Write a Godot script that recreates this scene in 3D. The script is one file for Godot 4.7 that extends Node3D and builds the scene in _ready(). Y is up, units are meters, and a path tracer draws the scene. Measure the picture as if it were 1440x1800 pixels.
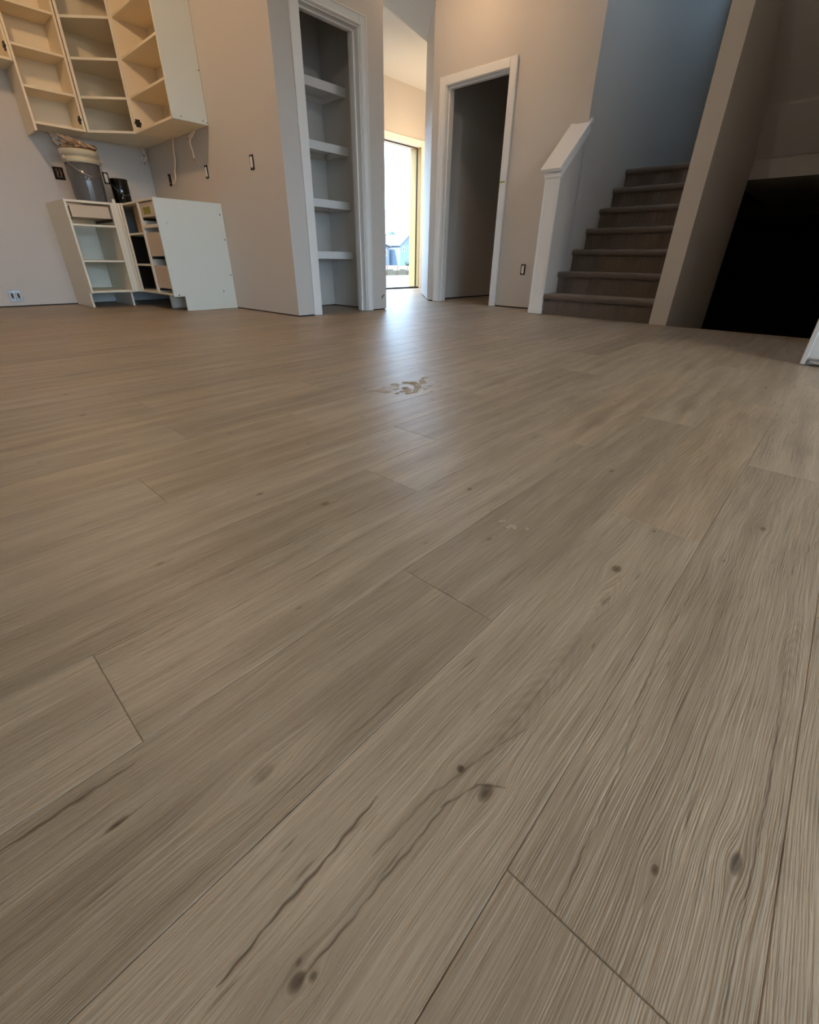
extends Node3D
# An unfinished house at low eye level: plank floor, kitchen cabinets in a corner, pantry, front door, closet, stairs.
const F := 768.157
const CY := 885.0
const PW := 0.171675          # plank width
const PX0 := -0.051975        # a seam between two rows
const PL := 1.1655            # plank length
const CEIL := 2.78
const TW := 2048
const TH := 304

var used := {}
var M := {}
var rng := RandomNumberGenerator.new()

# ------------------------------------------------------------------ helpers
func numbered(n: String, parent: Node) -> String:
	var key := str(parent.get_instance_id()) + n
	var k: int = used.get(key, 0)
	used[key] = k + 1
	return n if k == 0 else "%s_%03d" % [n, k]

func nst() -> SurfaceTool:
	var st := SurfaceTool.new()
	st.begin(Mesh.PRIMITIVE_TRIANGLES)
	return st

func fin(st: SurfaceTool, m: Material) -> ArrayMesh:
	st.generate_normals()
	st.set_material(m)
	return st.commit()

func put(called: String, mesh: Mesh, parent: Node = self, m: Material = null) -> MeshInstance3D:
	var o := MeshInstance3D.new()
	o.name = numbered(called, parent)
	o.mesh = mesh
	if m: o.material_override = m
	parent.add_child(o, true)
	return o

func obj(called: String, st: SurfaceTool, m: Material, parent: Node = self) -> MeshInstance3D:
	return put(called, fin(st, m), parent)

func struct(called: String, st: SurfaceTool, m: Material, label := "") -> MeshInstance3D:
	var o := obj(called, st, m)
	o.set_meta("kind", "structure")
	if label: o.set_meta("label", label)
	return o

func sroot(called: String, label := "") -> Node3D:
	var o := Node3D.new()
	o.name = numbered(called, self)
	add_child(o, true)
	o.set_meta("kind", "structure")
	if label: o.set_meta("label", label)
	return o

func thing(called: String, label: String, category: String, at := Vector3.ZERO, group := "") -> Node3D:
	var o := Node3D.new()
	o.name = numbered(called, self)
	add_child(o, true)
	o.position = at
	tag(o, label, category, group)
	return o

func tag(o: Node, label: String, category: String, group := "") -> Node:
	o.set_meta("label", label)
	o.set_meta("category", category)
	if group: o.set_meta("group", group)
	return o

func dup(src: Node3D, at: Vector3, label: String, group := "") -> Node3D:
	var c: Node3D = src.duplicate()
	c.name = numbered(String(src.name), self)
	add_child(c, true)
	c.position = at
	c.set_meta("label", label)
	if group: c.set_meta("group", group)
	return c

func tri(st: SurfaceTool, a: Vector3, b: Vector3, c: Vector3, out: Vector3) -> void:
	if (b - a).cross(c - a).dot(out) > 0.0:
		st.add_vertex(a); st.add_vertex(c); st.add_vertex(b)
	else:
		st.add_vertex(a); st.add_vertex(b); st.add_vertex(c)

func quad(st: SurfaceTool, a: Vector3, b: Vector3, c: Vector3, d: Vector3, out: Vector3) -> void:
	tri(st, a, b, c, out); tri(st, a, c, d, out)

# a box with chamfered edges, flat shaded
func B(st: SurfaceTool, x0: float, y0: float, z0: float, x1: float, y1: float, z1: float, bev := 0.0, xf := Transform3D.IDENTITY) -> void:
	var lo := Vector3(minf(x0, x1), minf(y0, y1), minf(z0, z1))
	var hi := Vector3(maxf(x0, x1), maxf(y0, y1), maxf(z0, z1))
	var c := (lo + hi) / 2
	var h := (hi - lo) / 2
	st.set_smooth_group(-1)
	var b := minf(bev, minf(h.x, minf(h.y, h.z)) * 0.9)
	var P := func(v: Vector3) -> Vector3: return xf * (c + v)
	for ax in 3:
		var u := (ax + 1) % 3
		var w := (ax + 2) % 3
		for s in [-1.0, 1.0]:
			var pts := []
			for q in [[-1, -1], [1, -1], [1, 1], [-1, 1]]:
				var v := Vector3.ZERO
				v[ax] = s * h[ax]; v[u] = q[0] * (h[u] - b); v[w] = q[1] * (h[w] - b)
				pts.append(P.call(v))
			var n := Vector3.ZERO; n[ax] = s
			quad(st, pts[0], pts[1], pts[2], pts[3], xf.basis * n)
		if b > 0:
			for su in [-1.0, 1.0]:
				for sw in [-1.0, 1.0]:
					var pts := []
					for q in [[-1, 0], [1, 0], [1, 1], [-1, 1]]:
						var v := Vector3.ZERO
						v[ax] = q[0] * (h[ax] - b)
						v[u] = su * (h[u] - (b if q[1] == 0 else 0.0))
						v[w] = sw * (h[w] - (0.0 if q[1] == 0 else b))
						pts.append(P.call(v))
					var n := Vector3.ZERO; n[u] = su; n[w] = sw
					quad(st, pts[0], pts[1], pts[2], pts[3], xf.basis * n)
	if b > 0:
		for sx in [-1.0, 1.0]:
			for sy in [-1.0, 1.0]:
				for sz in [-1.0, 1.0]:
					var k := Vector3(sx, sy, sz)
					tri(st, P.call(k * Vector3(h.x, h.y - b, h.z - b)), P.call(k * Vector3(h.x - b, h.y, h.z - b)), P.call(k * Vector3(h.x - b, h.y - b, h.z)), xf.basis * k)

# a chamfered panel given in world numbers, as a part of thing t
func pan(t: Node3D, called: String, x0: float, y0: float, z0: float, x1: float, y1: float, z1: float, m: Material, bev := 0.0015) -> MeshInstance3D:
	var s := nst()
	var o := t.position
	B(s, x0 - o.x, y0 - o.y, z0 - o.z, x1 - o.x, y1 - o.y, z1 - o.z, bev)
	return obj(called, s, m, t)

# a polygon in a plane, extruded: pts are 3-D points of one cap, e the extrusion (convex or star-shaped about its centroid)
func prism(st: SurfaceTool, pts: Array, e: Vector3, smooth := false) -> void:
	var c := Vector3.ZERO
	for p in pts: c += p
	c /= pts.size()
	st.set_smooth_group(-1)
	for i in pts.size():
		var a: Vector3 = pts[i]
		var b: Vector3 = pts[(i + 1) % pts.size()]
		tri(st, c, a, b, -e)
		tri(st, c + e, a + e, b + e, e)
	for i in pts.size():
		var a: Vector3 = pts[i]
		var b: Vector3 = pts[(i + 1) % pts.size()]
		var n := (b - a).cross(e)
		if n.dot((a + b) / 2 - c) < 0: n = -n
		if smooth: st.set_smooth_group(1)
		quad(st, a, b, b + e, a + e, n)
		st.set_smooth_group(-1)

func lathe(st: SurfaceTool, prof: Array, at: Vector3, seg := 40) -> void:
	st.set_smooth_group(1)
	for i in prof.size() - 1:
		var a: Vector2 = prof[i]
		var b: Vector2 = prof[i + 1]
		for k in seg:
			var t0 := TAU * k / seg
			var t1 := TAU * (k + 1) / seg
			var d0 := Vector3(cos(t0), 0, sin(t0))
			var d1 := Vector3(cos(t1), 0, sin(t1))
			var n2 := Vector2(b.y - a.y, a.x - b.x)
			var n := (d0 + d1) * n2.x + Vector3(0, 2 * n2.y, 0)
			var p0 := at + d0 * a.x + Vector3(0, a.y, 0)
			var p1 := at + d1 * a.x + Vector3(0, a.y, 0)
			var q0 := at + d0 * b.x + Vector3(0, b.y, 0)
			var q1 := at + d1 * b.x + Vector3(0, b.y, 0)
			if a.x > 1e-5: tri(st, p0, p1, q1, n)
			if b.x > 1e-5: tri(st, p0, q1, q0, n)

func tube(st: SurfaceTool, pts: Array, r: float, seg := 8) -> void:
	st.set_smooth_group(1)
	var rings := []
	var up := Vector3(0.3, 0.9, 0.2).normalized()
	for i in pts.size():
		var d: Vector3 = (pts[mini(i + 1, pts.size() - 1)] - pts[maxi(i - 1, 0)]).normalized()
		var s := d.cross(up)
		if s.length() < 0.05: s = d.cross(Vector3(1, 0, 0.2))
		s = s.normalized()
		up = s.cross(d).normalized()
		var ring := []
		for k in seg:
			ring.append(pts[i] + (s * cos(TAU * k / seg) + up * sin(TAU * k / seg)) * r)
		rings.append(ring)
	for i in pts.size() - 1:
		var mid: Vector3 = (pts[i] + pts[i + 1]) / 2
		for k in seg:
			var a: Vector3 = rings[i][k]
			var b: Vector3 = rings[i][(k + 1) % seg]
			quad(st, a, b, rings[i + 1][(k + 1) % seg], rings[i + 1][k], (a + b) / 2 - mid)
	st.set_smooth_group(-1)
	for e in [0, pts.size() - 1]:
		for k in seg:
			tri(st, pts[e], rings[e][k], rings[e][(k + 1) % seg], (pts[e] - pts[1 if e == 0 else e - 1]))

func curve(pts: Array, n := 8) -> Array:       # Catmull-Rom through the points
	var out := []
	for i in pts.size() - 1:
		var p0: Vector3 = pts[maxi(i - 1, 0)]
		var p3: Vector3 = pts[mini(i + 2, pts.size() - 1)]
		for k in n:
			out.append(pts[i].cubic_interpolate(pts[i + 1], p0, p3, float(k) / n))
	out.append(pts[-1])
	return out

# a lumpy blob: a noise-displaced ellipsoid
func blob(st: SurfaceTool, c: Vector3, r: Vector3, amp: float, sd: int, freq := 3.0, nu := 28, nv := 16) -> void:
	var fn := FastNoiseLite.new()
	fn.seed = sd; fn.frequency = freq
	var P := func(i: int, j: int) -> Vector3:
		var th := PI * j / nv
		var ph := TAU * (i % nu) / nu
		var d := Vector3(sin(th) * cos(ph), cos(th), sin(th) * sin(ph))
		return c + d * r * (1.0 + amp * fn.get_noise_3dv(d * 1.0))
	st.set_smooth_group(1)
	for j in nv:
		for i in nu:
			var a: Vector3 = P.call(i, j)
			var b: Vector3 = P.call(i + 1, j)
			var d: Vector3 = P.call(i + 1, j + 1)
			var e: Vector3 = P.call(i, j + 1)
			var n := (a + b + d + e) / 4 - c
			if j > 0: tri(st, a, b, d, n)
			if j < nv - 1: tri(st, a, d, e, n)

# ------------------------------------------------------------------ materials
func mat(c: Color, rough := 0.6, metal := 0.0) -> StandardMaterial3D:
	var m := StandardMaterial3D.new()
	m.albedo_color = c
	m.roughness = rough
	m.metallic = metal
	return m

func noise(sd: int, f: float, oct := 3) -> FastNoiseLite:
	var n := FastNoiseLite.new()
	n.noise_type = FastNoiseLite.TYPE_SIMPLEX_SMOOTH
	n.seed = sd
	n.frequency = f
	n.fractal_type = FastNoiseLite.FRACTAL_FBM if oct > 1 else FastNoiseLite.FRACTAL_NONE
	n.fractal_octaves = oct
	return n

func tex(img: Image) -> ImageTexture:
	img.generate_mipmaps()
	return ImageTexture.create_from_image(img)

func normal_tex(img: Image, k: float) -> ImageTexture:
	var n: Image = img.duplicate()
	n.convert(Image.FORMAT_RGBA8)
	n.bump_map_to_normal_map(k)
	return ImageTexture.create_from_image(n)

func tri_normal(m: StandardMaterial3D, t: Texture2D, scale: float, strength: float) -> void:
	m.normal_enabled = true
	m.normal_texture = t
	m.normal_scale = strength
	m.uv1_triplanar = true
	m.uv1_world_triplanar = true
	m.uv1_scale = Vector3.ONE * scale

func ramp_tex(n: FastNoiseLite, w: int, h: int, c0: Color, c1: Color) -> ImageTexture:
	var im := n.get_seamless_image(w, h)
	im.convert(Image.FORMAT_L8)
	var d := im.get_data()
	var out := PackedByteArray()
	out.resize(w * h * 3)
	for i in w * h:
		var t := d[i] / 255.0
		out[i * 3] = int(255 * lerpf(c0.r, c1.r, t))
		out[i * 3 + 1] = int(255 * lerpf(c0.g, c1.g, t))
		out[i * 3 + 2] = int(255 * lerpf(c0.b, c1.b, t))
	return tex(Image.create_from_data(w, h, false, Image.FORMAT_RGB8, out))

func make_materials() -> void:
	var peel := noise(11, 0.05, 3).get_seamless_image(512, 512)
	var peel_n := normal_tex(peel, 2.0)
	M.wall = mat(Color(0.80, 0.775, 0.745), 0.75)
	tri_normal(M.wall, peel_n, 1.6, 0.25)
	M.wall_foyer = M.wall
	M.primer = mat(Color(0.83, 0.82, 0.79), 0.8)
	tri_normal(M.primer, peel_n, 1.6, 0.25)
	M.ceiling = mat(Color(0.84, 0.83, 0.81), 0.9)
	M.trim = mat(Color(0.92, 0.915, 0.90), 0.45)
	M.dark = mat(Color(0.035, 0.03, 0.028), 0.8)
	M.sub = mat(Color(0.30, 0.27, 0.24), 0.9)
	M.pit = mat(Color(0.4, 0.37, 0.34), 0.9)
	M.mel = mat(Color(0.92, 0.89, 0.81), 0.42)          # melamine carcass
	M.mel_warm = mat(Color(0.96, 0.90, 0.78), 0.42)      # almond inside of the wall cabinets
	M.deep_shade = mat(Color(0.16, 0.13, 0.09), 0.9)  # near-black, stands in for the shade deep inside the corner base unit
	M.mel_edge = mat(Color(0.88, 0.85, 0.78), 0.45)
	M.panel = mat(Color(0.85, 0.86, 0.82), 0.38)         # white finished end panel
	M.drawer = mat(Color(0.82, 0.74, 0.64), 0.5)
	M.board = mat(Color(0.86, 0.76, 0.58), 0.7)          # raw board
	M.board.albedo_texture = ramp_tex(noise(5, 0.06, 4), 256, 256, Color(0.75, 0.72, 0.68), Color(1, 1, 1))
	M.board.uv1_triplanar = true
	M.board.uv1_scale = Vector3(2, 6, 6)
	M.carpet = mat(Color(0.62, 0.555, 0.505), 1.0)
	M.carpet.albedo_texture = ramp_tex(noise(21, 0.09, 4), 512, 512, Color(0.35, 0.33, 0.31), Color(1, 1, 1))
	tri_normal(M.carpet, normal_tex(noise(22, 0.16, 3).get_seamless_image(512, 512), 6.0), 3.0, 1.0)
	M.carpet.rim_enabled = true
	M.carpet.rim = 1.0
	M.carpet.rim_tint = 0.6
	M.bucket = mat(Color(0.36, 0.365, 0.37), 0.16)
	M.bucket_rim = mat(Color(0.80, 0.76, 0.66), 0.5)
	M.rag = mat(Color(0.74, 0.62, 0.49), 0.95)
	M.can = mat(Color(0.012, 0.012, 0.014), 0.08)
	M.steel = mat(Color(0.72, 0.72, 0.72), 0.28, 1.0)
	M.zinc = mat(Color(0.62, 0.64, 0.66), 0.4, 1.0)
	M.wire = mat(Color(0.93, 0.87, 0.78), 0.5)
	M.copper = mat(Color(0.62, 0.36, 0.24), 0.4, 1.0)
	M.white_pl = mat(Color(0.88, 0.87, 0.84), 0.35)
	M.tape = mat(Color(0.62, 0.64, 0.16), 0.7)
	M.sticker = mat(Color(0.55, 0.52, 0.14), 0.6)
	M.bronze = mat(Color(0.20, 0.19, 0.17), 0.5, 0.4)
	M.gasket = mat(Color(0.10, 0.10, 0.095), 0.8)
	M.paper = mat(Color(0.80, 0.77, 0.72), 0.9)
	M.gypsum = mat(Color(0.36, 0.34, 0.32), 1.0)
	M.smudge = mat(Color(0.70, 0.66, 0.60), 0.9)
	M.glass = mat(Color(0.9, 0.95, 1.0, 0.06), 0.02)
	M.glass.transparency = BaseMaterial3D.TRANSPARENCY_ALPHA
	M.vinyl = mat(Color(0.9, 0.9, 0.89), 0.4)
	M.ground = mat(Color(0.29, 0.235, 0.17), 1.0)
	M.concrete = mat(Color(0.27, 0.24, 0.19), 0.9)
	M.jamb_tan = mat(Color(0.62, 0.50, 0.28), 0.6)  # tan-yellow, used on the right entry jamb only
	M.siding = mat(Color(0.40, 0.44, 0.48), 0.8)
	M.siding_pale = mat(Color(0.40, 0.41, 0.42), 0.8)
	M.roof = mat(Color(0.34, 0.34, 0.35), 0.9)
	M.leaf = mat(Color(0.24, 0.30, 0.29), 1.0)
	M.bark = mat(Color(0.25, 0.2, 0.16), 1.0)
	M.stake = mat(Color(0.36, 0.29, 0.2), 0.9)
	M.fabric = mat(Color(0.34, 0.29, 0.22), 0.9)
	M.pane_dark = mat(Color(0.12, 0.15, 0.19), 0.15)
	M.lamp = mat(Color(1, 1, 1), 0.5)
	M.lamp.emission_enabled = true
	M.lamp.emission = Color(1.0, 0.86, 0.70)
	M.lamp.emission_energy_multiplier = 3.0

# ------------------------------------------------------------------ wood
var s_fine: PackedByteArray
var s_med: PackedByteArray
var s_pore: PackedByteArray
var s_broad: PackedByteArray
const SH := 1024

func stretched(sd: int, w: int, h: int, f: float, oct: int) -> PackedByteArray:
	var im := noise(sd, f, oct).get_seamless_image(w, h)
	im.convert(Image.FORMAT_L8)
	# wrapped margins, so that the stretched pattern still closes on itself
	var pad := Image.create_empty(w + 4, h + 4, false, Image.FORMAT_L8)
	for dx in [-w, 0, w]:
		for dy in [-h, 0, h]:
			var src := Rect2i(0, 0, w, h)
			var at := Vector2i(2 + dx, 2 + dy)
			var clip := Rect2i(at, Vector2i(w, h)).intersection(Rect2i(0, 0, w + 4, h + 4))
			if clip.size.x > 0 and clip.size.y > 0:
				src = Rect2i(clip.position - at, clip.size)
				pad.blit_rect(im, src, clip.position)
	var sx := float(TW) / w
	var sy := float(SH) / h
	pad.resize(int(round((w + 4) * sx)), int(round((h + 4) * sy)), Image.INTERPOLATE_CUBIC)
	return pad.get_region(Rect2i(int(round(2 * sx)), int(round(2 * sy)), TW, SH)).get_data()

func make_streaks() -> void:
	s_fine = stretched(101, 26, 1024, 0.50, 2)
	s_med = stretched(102, 16, 400, 0.22, 3)
	s_pore = stretched(103, 64, 1024, 0.26, 2)
	s_broad = stretched(104, 7, 44, 0.20, 2)

# One plank's colour and normal map. spec: knots [u, v, radius px, darkness], cracks [[u, v], ...], arches [u0, u1, vc, half width px, direction], tint
func wood(sd: int, spec: Dictionary) -> Dictionary:
	var r := RandomNumberGenerator.new()
	r.seed = sd
	var n := TW * TH
	var disp := PackedFloat32Array(); disp.resize(n)
	var dark := PackedFloat32Array(); dark.resize(n)
	var a1 := r.randf_range(2, 7); var a2 := r.randf_range(0.5, 1.6)
	var f1 := r.randf_range(1.2, 2.4) * TAU / TW; var f2 := r.randf_range(4, 7) * TAU / TW
	var p1 := r.randf() * TAU; var p2 := r.randf() * TAU
	for k in spec.get("knots", []):
		var ku: float = k[0] * TW; var kv: float = k[1] * TH; var kr: float = k[2]; var kd: float = k[3]
		var stretch: float = k[4] if k.size() > 4 else 1.6
		var lu := kr * 9.0; var lv := kr * 4.0
		for y in range(maxi(0, int(kv - lv * 2)), mini(TH, int(kv + lv * 2))):
			var dy := y - kv
			for x in range(maxi(0, int(ku - lu * 2)), mini(TW, int(ku + lu * 2))):
				var dx := x - ku
				var q := dx * dx / (lu * lu) + dy * dy / (lv * lv)
				if q > 4: continue
				var i := y * TW + x
				disp[i] -= dy * 0.80 * exp(-q * 1.3)
				var rr := sqrt(dx * dx / (stretch * stretch) + dy * dy) / kr
				if rr < 3.0:
					dark[i] += kd * (0.8 * exp(-rr * rr * rr * rr) + 0.36 * exp(-rr * 1.0) * (0.55 + 0.45 * sin(rr * 8.0 + 0.8 * sin(dx * 0.2))))
	for a in spec.get("arches", []):
		var u0: float = a[0] * TW; var u1: float = a[1] * TW; var vc: float = a[2] * TH; var hw: float = a[3]; var dir: float = a[4]
		var span := u1 - u0
		for y in range(maxi(0, int(vc - hw * 1.6)), mini(TH, int(vc + hw * 1.6))):
			var dy := (y - vc) / hw
			for x in range(maxi(0, int(u0)), mini(TW, int(u1))):
				var t := (x - u0) / span
				var w := exp(-dy * dy * 1.5) * smoothstep(0.0, 0.25, t) * smoothstep(1.0, 0.6, t)
				var wob := 0.35 * sin(x * 0.021) + 0.2 * sin(y * 0.13 + x * 0.009)
				var ph := dir * x / 15.0 + (dy * dy * 13.0 + 2.0 * absf(dy)) + wob
				var s := sin(ph * 2.2)
				dark[y * TW + x] += w * (0.07 * s * absf(s) + 0.03)
	for c in spec.get("cracks", []):
		var width: float = c[0]
		var kd: float = c[1]
		for s in range(2, c.size() - 1):
			var a: Vector2 = c[s] * Vector2(TW, TH); var b: Vector2 = c[s + 1] * Vector2(TW, TH)
			for x in range(maxi(0, int(a.x)), mini(TW, int(b.x))):
				var t := (x - a.x) / (b.x - a.x)
				var vc := lerpf(a.y, b.y, t) + 0.9 * sin(x * 0.05) + 0.8 * sin(x * 0.17 + 1.0)
				var along: float = (x - c[2].x * TW) / maxf(1.0, (c[c.size() - 1].x - c[2].x) * TW)
				var w: float = width * (0.35 + 0.65 * absf(sin(x * 0.029 + 2.0))) * sqrt(maxf(0.02, 1.0 - pow(absf(along * 2.0 - 1.0), 3.0)))
				for y in range(maxi(0, int(vc - 12)), mini(TH, int(vc + 13))):
					var e := absf(y - vc) / w
					dark[y * TW + x] += kd * exp(-e * e) + 0.12 * kd * exp(-absf(y - vc) * 0.22)
	# short dark flecks along the grain, and soft darker clouds
	for q in int(spec.get("flecks", 16)):
		var fx := r.randf() * TW; var fyc := r.randf() * TH
		var fl := r.randf_range(12.0, 60.0); var fw := r.randf_range(0.8, 2.2); var fd := r.randf_range(0.12, 0.5)
		for x in range(maxi(0, int(fx - fl)), mini(TW, int(fx + fl))):
			var e := (x - fx) / fl
			var vc := fyc + 1.5 * sin(x * 0.06 + fx)
			for y in range(maxi(0, int(vc - 7)), mini(TH, int(vc + 8))):
				var g := (y - vc) / (fw * (1.0 - e * e) + 0.3)
				dark[y * TW + x] += fd * (1.0 - e * e) * exp(-g * g)
	for q in 5:
		var fx := r.randf() * TW; var fyc := r.randf() * TH
		var fl := r.randf_range(120.0, 320.0); var fw := r.randf_range(10.0, 34.0); var fd := r.randf_range(0.05, 0.13)
		for x in range(maxi(0, int(fx - fl)), mini(TW, int(fx + fl))):
			var e := (x - fx) / fl
			var k := fd * (1.0 - e * e) * (1.0 - e * e)
			for y in range(maxi(0, int(fyc - fw * 2)), mini(TH, int(fyc + fw * 2))):
				var g := (y - fyc + 6.0 * sin(x * 0.011)) / fw
				dark[y * TW + x] += k * exp(-g * g)
	var ro := r.randi_range(0, SH - 1); var co := r.randi_range(0, TW - 1)
	var ro2 := r.randi_range(0, SH - 1)
	var rgb := PackedByteArray(); rgb.resize(n * 3)
	var hgt := PackedByteArray(); hgt.resize(n)
	var tint: float = spec.get("tint", 0.0)
	var streak: float = spec.get("streak", 1.0)
	var off := PackedFloat32Array(); off.resize(TW)
	for x in TW: off[x] = a1 * sin(x * f1 + p1) + a2 * sin(x * f2 + p2)
	for y in TH:
		for x in TW:
			var i := y * TW + x
			var fy := y + off[x] + disp[i] + 2048.0
			var r0 := int(fy)
			var t := fy - r0
			var u := 1.0 - t
			var col := (x + co) & (TW - 1)
			var k1 := ((r0 + ro) & (SH - 1)) * TW + col
			var k2 := ((r0 + ro2) & (SH - 1)) * TW + col
			var k3 := ((r0 + 1 + ro) & (SH - 1)) * TW + col
			var k4 := ((r0 + 1 + ro2) & (SH - 1)) * TW + col
			var f := s_fine[k1] * u + s_fine[k3] * t - 128.0
			var m := s_med[k2] * u + s_med[k4] * t - 128.0
			var b := s_broad[k1] - 128.0
			var p := maxf(0.0, s_pore[k2] * u + s_pore[k4] * t - 180.0) / 75.0
			var pm := maxf(0.0, s_med[k1] * u + s_med[k3] * t - 168.0) / 87.0
			var d := 0.30 + f * 0.0019 + m * 0.0008 + b * 0.0010 + streak * (p * 0.24 + pm * pm * 0.42) + dark[i] + tint
			d = clampf(d, 0.0, 1.25)
			rgb[i * 3] = int(clampf(190.0 - d * 100.0, 0, 255))
			rgb[i * 3 + 1] = int(clampf(174.0 - d * 98.0, 0, 255))
			rgb[i * 3 + 2] = int(clampf(152.0 - d * 94.0, 0, 255))
			hgt[i] = int(clampf(150.0 + f * 0.55 + m * 0.30 - p * 80.0 - minf(dark[i], 1.0) * 60.0, 0, 255))
	var him := Image.create_from_data(TW, TH, false, Image.FORMAT_L8, hgt)
	return {"c": tex(Image.create_from_data(TW, TH, false, Image.FORMAT_RGB8, rgb)), "n": normal_tex(him, 2.2)}

func wood_mat(t: Dictionary, tone: Color) -> StandardMaterial3D:
	var m := StandardMaterial3D.new()
	m.albedo_color = tone
	m.albedo_texture = t.c
	m.normal_enabled = true
	m.normal_texture = t.n
	m.normal_scale = 1.1
	m.roughness = 0.43
	m.metallic_specular = 0.62
	return m

# a plank: x 0..PW, z 0..-len, top at y = 0, edges eased
func plank_mesh(l: float, u0 := 0.0, wdt := PW) -> ArrayMesh:
	var st := nst()
	st.set_smooth_group(-1)
	var g := 0.00012
	var b := 0.0008
	var hgt := 0.011
	var ring := func(ins: float, y: float) -> Array:
		return [Vector3(g + ins, y, -g - ins), Vector3(wdt - g - ins, y, -g - ins), Vector3(wdt - g - ins, y, -l + g + ins), Vector3(g + ins, y, -l + g + ins)]
	var add := func(p: Vector3) -> void:
		st.set_uv(Vector2(u0 + (-p.z) / PL, p.x / PW))
		st.add_vertex(p)
	var q4 := func(a: Vector3, bb: Vector3, c: Vector3, d: Vector3, out: Vector3) -> void:
		for t in [[a, bb, c], [a, c, d]]:
			if (t[1] - t[0]).cross(t[2] - t[0]).dot(out) > 0:
				add.call(t[0]); add.call(t[2]); add.call(t[1])
			else:
				add.call(t[0]); add.call(t[1]); add.call(t[2])
	var r0: Array = ring.call(b, 0.0)
	var r1: Array = ring.call(0.0, -b)
	var r2: Array = ring.call(0.0, -hgt)
	q4.call(r0[0], r0[1], r0[2], r0[3], Vector3.UP)
	for i in 4:
		var j := (i + 1) % 4
		var mid: Vector3 = (r1[i] + r1[j]) / 2 - Vector3(wdt / 2, 0, -l / 2)
		mid.y = 0
		q4.call(r0[i], r0[j], r1[j], r1[i], mid + Vector3.UP * 0.05)
		q4.call(r1[i], r1[j], r2[j], r2[i], mid)
	st.generate_normals()
	st.generate_tangents()
	return st.commit()

func setup_camera_and_light() -> void:
	var cam := Camera3D.new()
	cam.name = "camera"
	add_child(cam)
	var b := Basis(Vector3(0.7373150, 0.0123857, -0.6754355), Vector3(-0.3364222, 0.8737644, -0.3512207), Vector3(0.5858214, 0.4861917, 0.6484064))
	cam.transform = Transform3D(b.orthonormalized(), Vector3(0, 0.45, 0))
	var near := 0.05
	cam.set_frustum(near * 1800.0 / F, Vector2(0, -(900.0 - CY) / F * near), near, 300.0)
	cam.current = true

	var sky_m := ProceduralSkyMaterial.new()
	sky_m.sky_top_color = Color(0.55, 0.674, 0.81)
	sky_m.sky_horizon_color = Color(0.735, 0.875, 1.0)
	sky_m.sky_curve = 0.6
	sky_m.ground_bottom_color = Color(0.30, 0.30, 0.29)
	sky_m.ground_horizon_color = Color(0.38, 0.38, 0.37)
	var sky := Sky.new()
	sky.sky_material = sky_m
	var env := Environment.new()
	env.background_mode = Environment.BG_SKY
	env.sky = sky
	env.background_energy_multiplier = SKY_E
	env.tonemap_mode = Environment.TONE_MAPPER_LINEAR
	env.tonemap_exposure = EXPO
	env.sdfgi_enabled = true
	env.ssao_enabled = true
	env.ssil_enabled = true
	var we := WorldEnvironment.new()
	we.name = "environment"
	we.environment = env
	add_child(we)
	var sun := DirectionalLight3D.new()
	sun.name = "sun"
	sun.light_color = Color(1.0, 0.88, 0.70)
	sun.light_energy = SUN_E
	sun.light_angular_distance = 0.6
	sun.shadow_enabled = true
	sun.sky_mode = DirectionalLight3D.SKY_MODE_LIGHT_ONLY
	add_child(sun)
	sun.look_at_from_position(Vector3.ZERO, -Vector3(-0.12, 0.55, 0.80), Vector3.UP)

const SKY_E := 17.0
const SUN_E := 4.0
const EXPO := 1.0
const ENTRY_FILL_E := 1.1
const WARM := Color(1.0, 0.83, 0.65)
const SOFT := Color(1.0, 0.95, 0.87)

func downlight(x: float, z: float, e: float, c: Color, label: String) -> void:  # ceiling lights, two of them added purely as fill
	var t := thing("ceiling_or_fill_light", label, "ceiling light", Vector3(x, CEIL, z), "recessed kitchen lights")
	var st := nst()
	lathe(st, [Vector2(0.062, -0.001), Vector2(0.066, -0.008), Vector2(0.085, -0.008), Vector2(0.088, 0.0)], Vector3.ZERO, 28)
	obj("trim_ring", st, M.trim, t)
	st = nst()
	lathe(st, [Vector2(0.062, -0.001), Vector2(0.05, -0.004), Vector2(0.0, -0.005)], Vector3.ZERO, 28)
	obj("diffuser", st, M.lamp, t)
	var l := OmniLight3D.new()
	l.name = "glow"
	l.position = Vector3(0, -0.07, 0)
	l.light_color = c
	l.light_energy = e
	l.light_size = 0.06
	l.omni_range = 20.0
	l.omni_attenuation = 2.0
	l.shadow_enabled = true
	t.add_child(l)

func pendant(x: float, z: float, e: float, label: String) -> void:  # an added, out-of-view bulb that warms and brightens the entry
	var t := thing("entry_fill_bulb", label, "fill light", Vector3(x, CEIL, z))
	var st := nst()
	lathe(st, [Vector2(0.05, 0.0), Vector2(0.05, -0.02), Vector2(0.03, -0.03), Vector2(0.004, -0.032), Vector2(0.004, -1.1), Vector2(0.018, -1.1), Vector2(0.018, -1.145), Vector2(0, -1.145)], Vector3.ZERO, 20)
	obj("cord_and_socket", st, M.white_pl, t)
	st = nst()
	lathe(st, [Vector2(0.014, -1.145), Vector2(0.018, -1.16), Vector2(0.032, -1.185), Vector2(0.034, -1.205), Vector2(0.025, -1.23), Vector2(0.0, -1.24)], Vector3.ZERO, 20)
	obj("bulb", st, M.lamp, t)
	var l := OmniLight3D.new()
	l.name = "glow"
	l.position = Vector3(0, -1.20, 0)
	l.light_color = Color(1.0, 0.86, 0.66)
	l.light_energy = e
	l.light_size = 0.03
	l.omni_range = 20.0
	l.omni_attenuation = 2.0
	l.shadow_enabled = true
	t.add_child(l)

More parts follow.
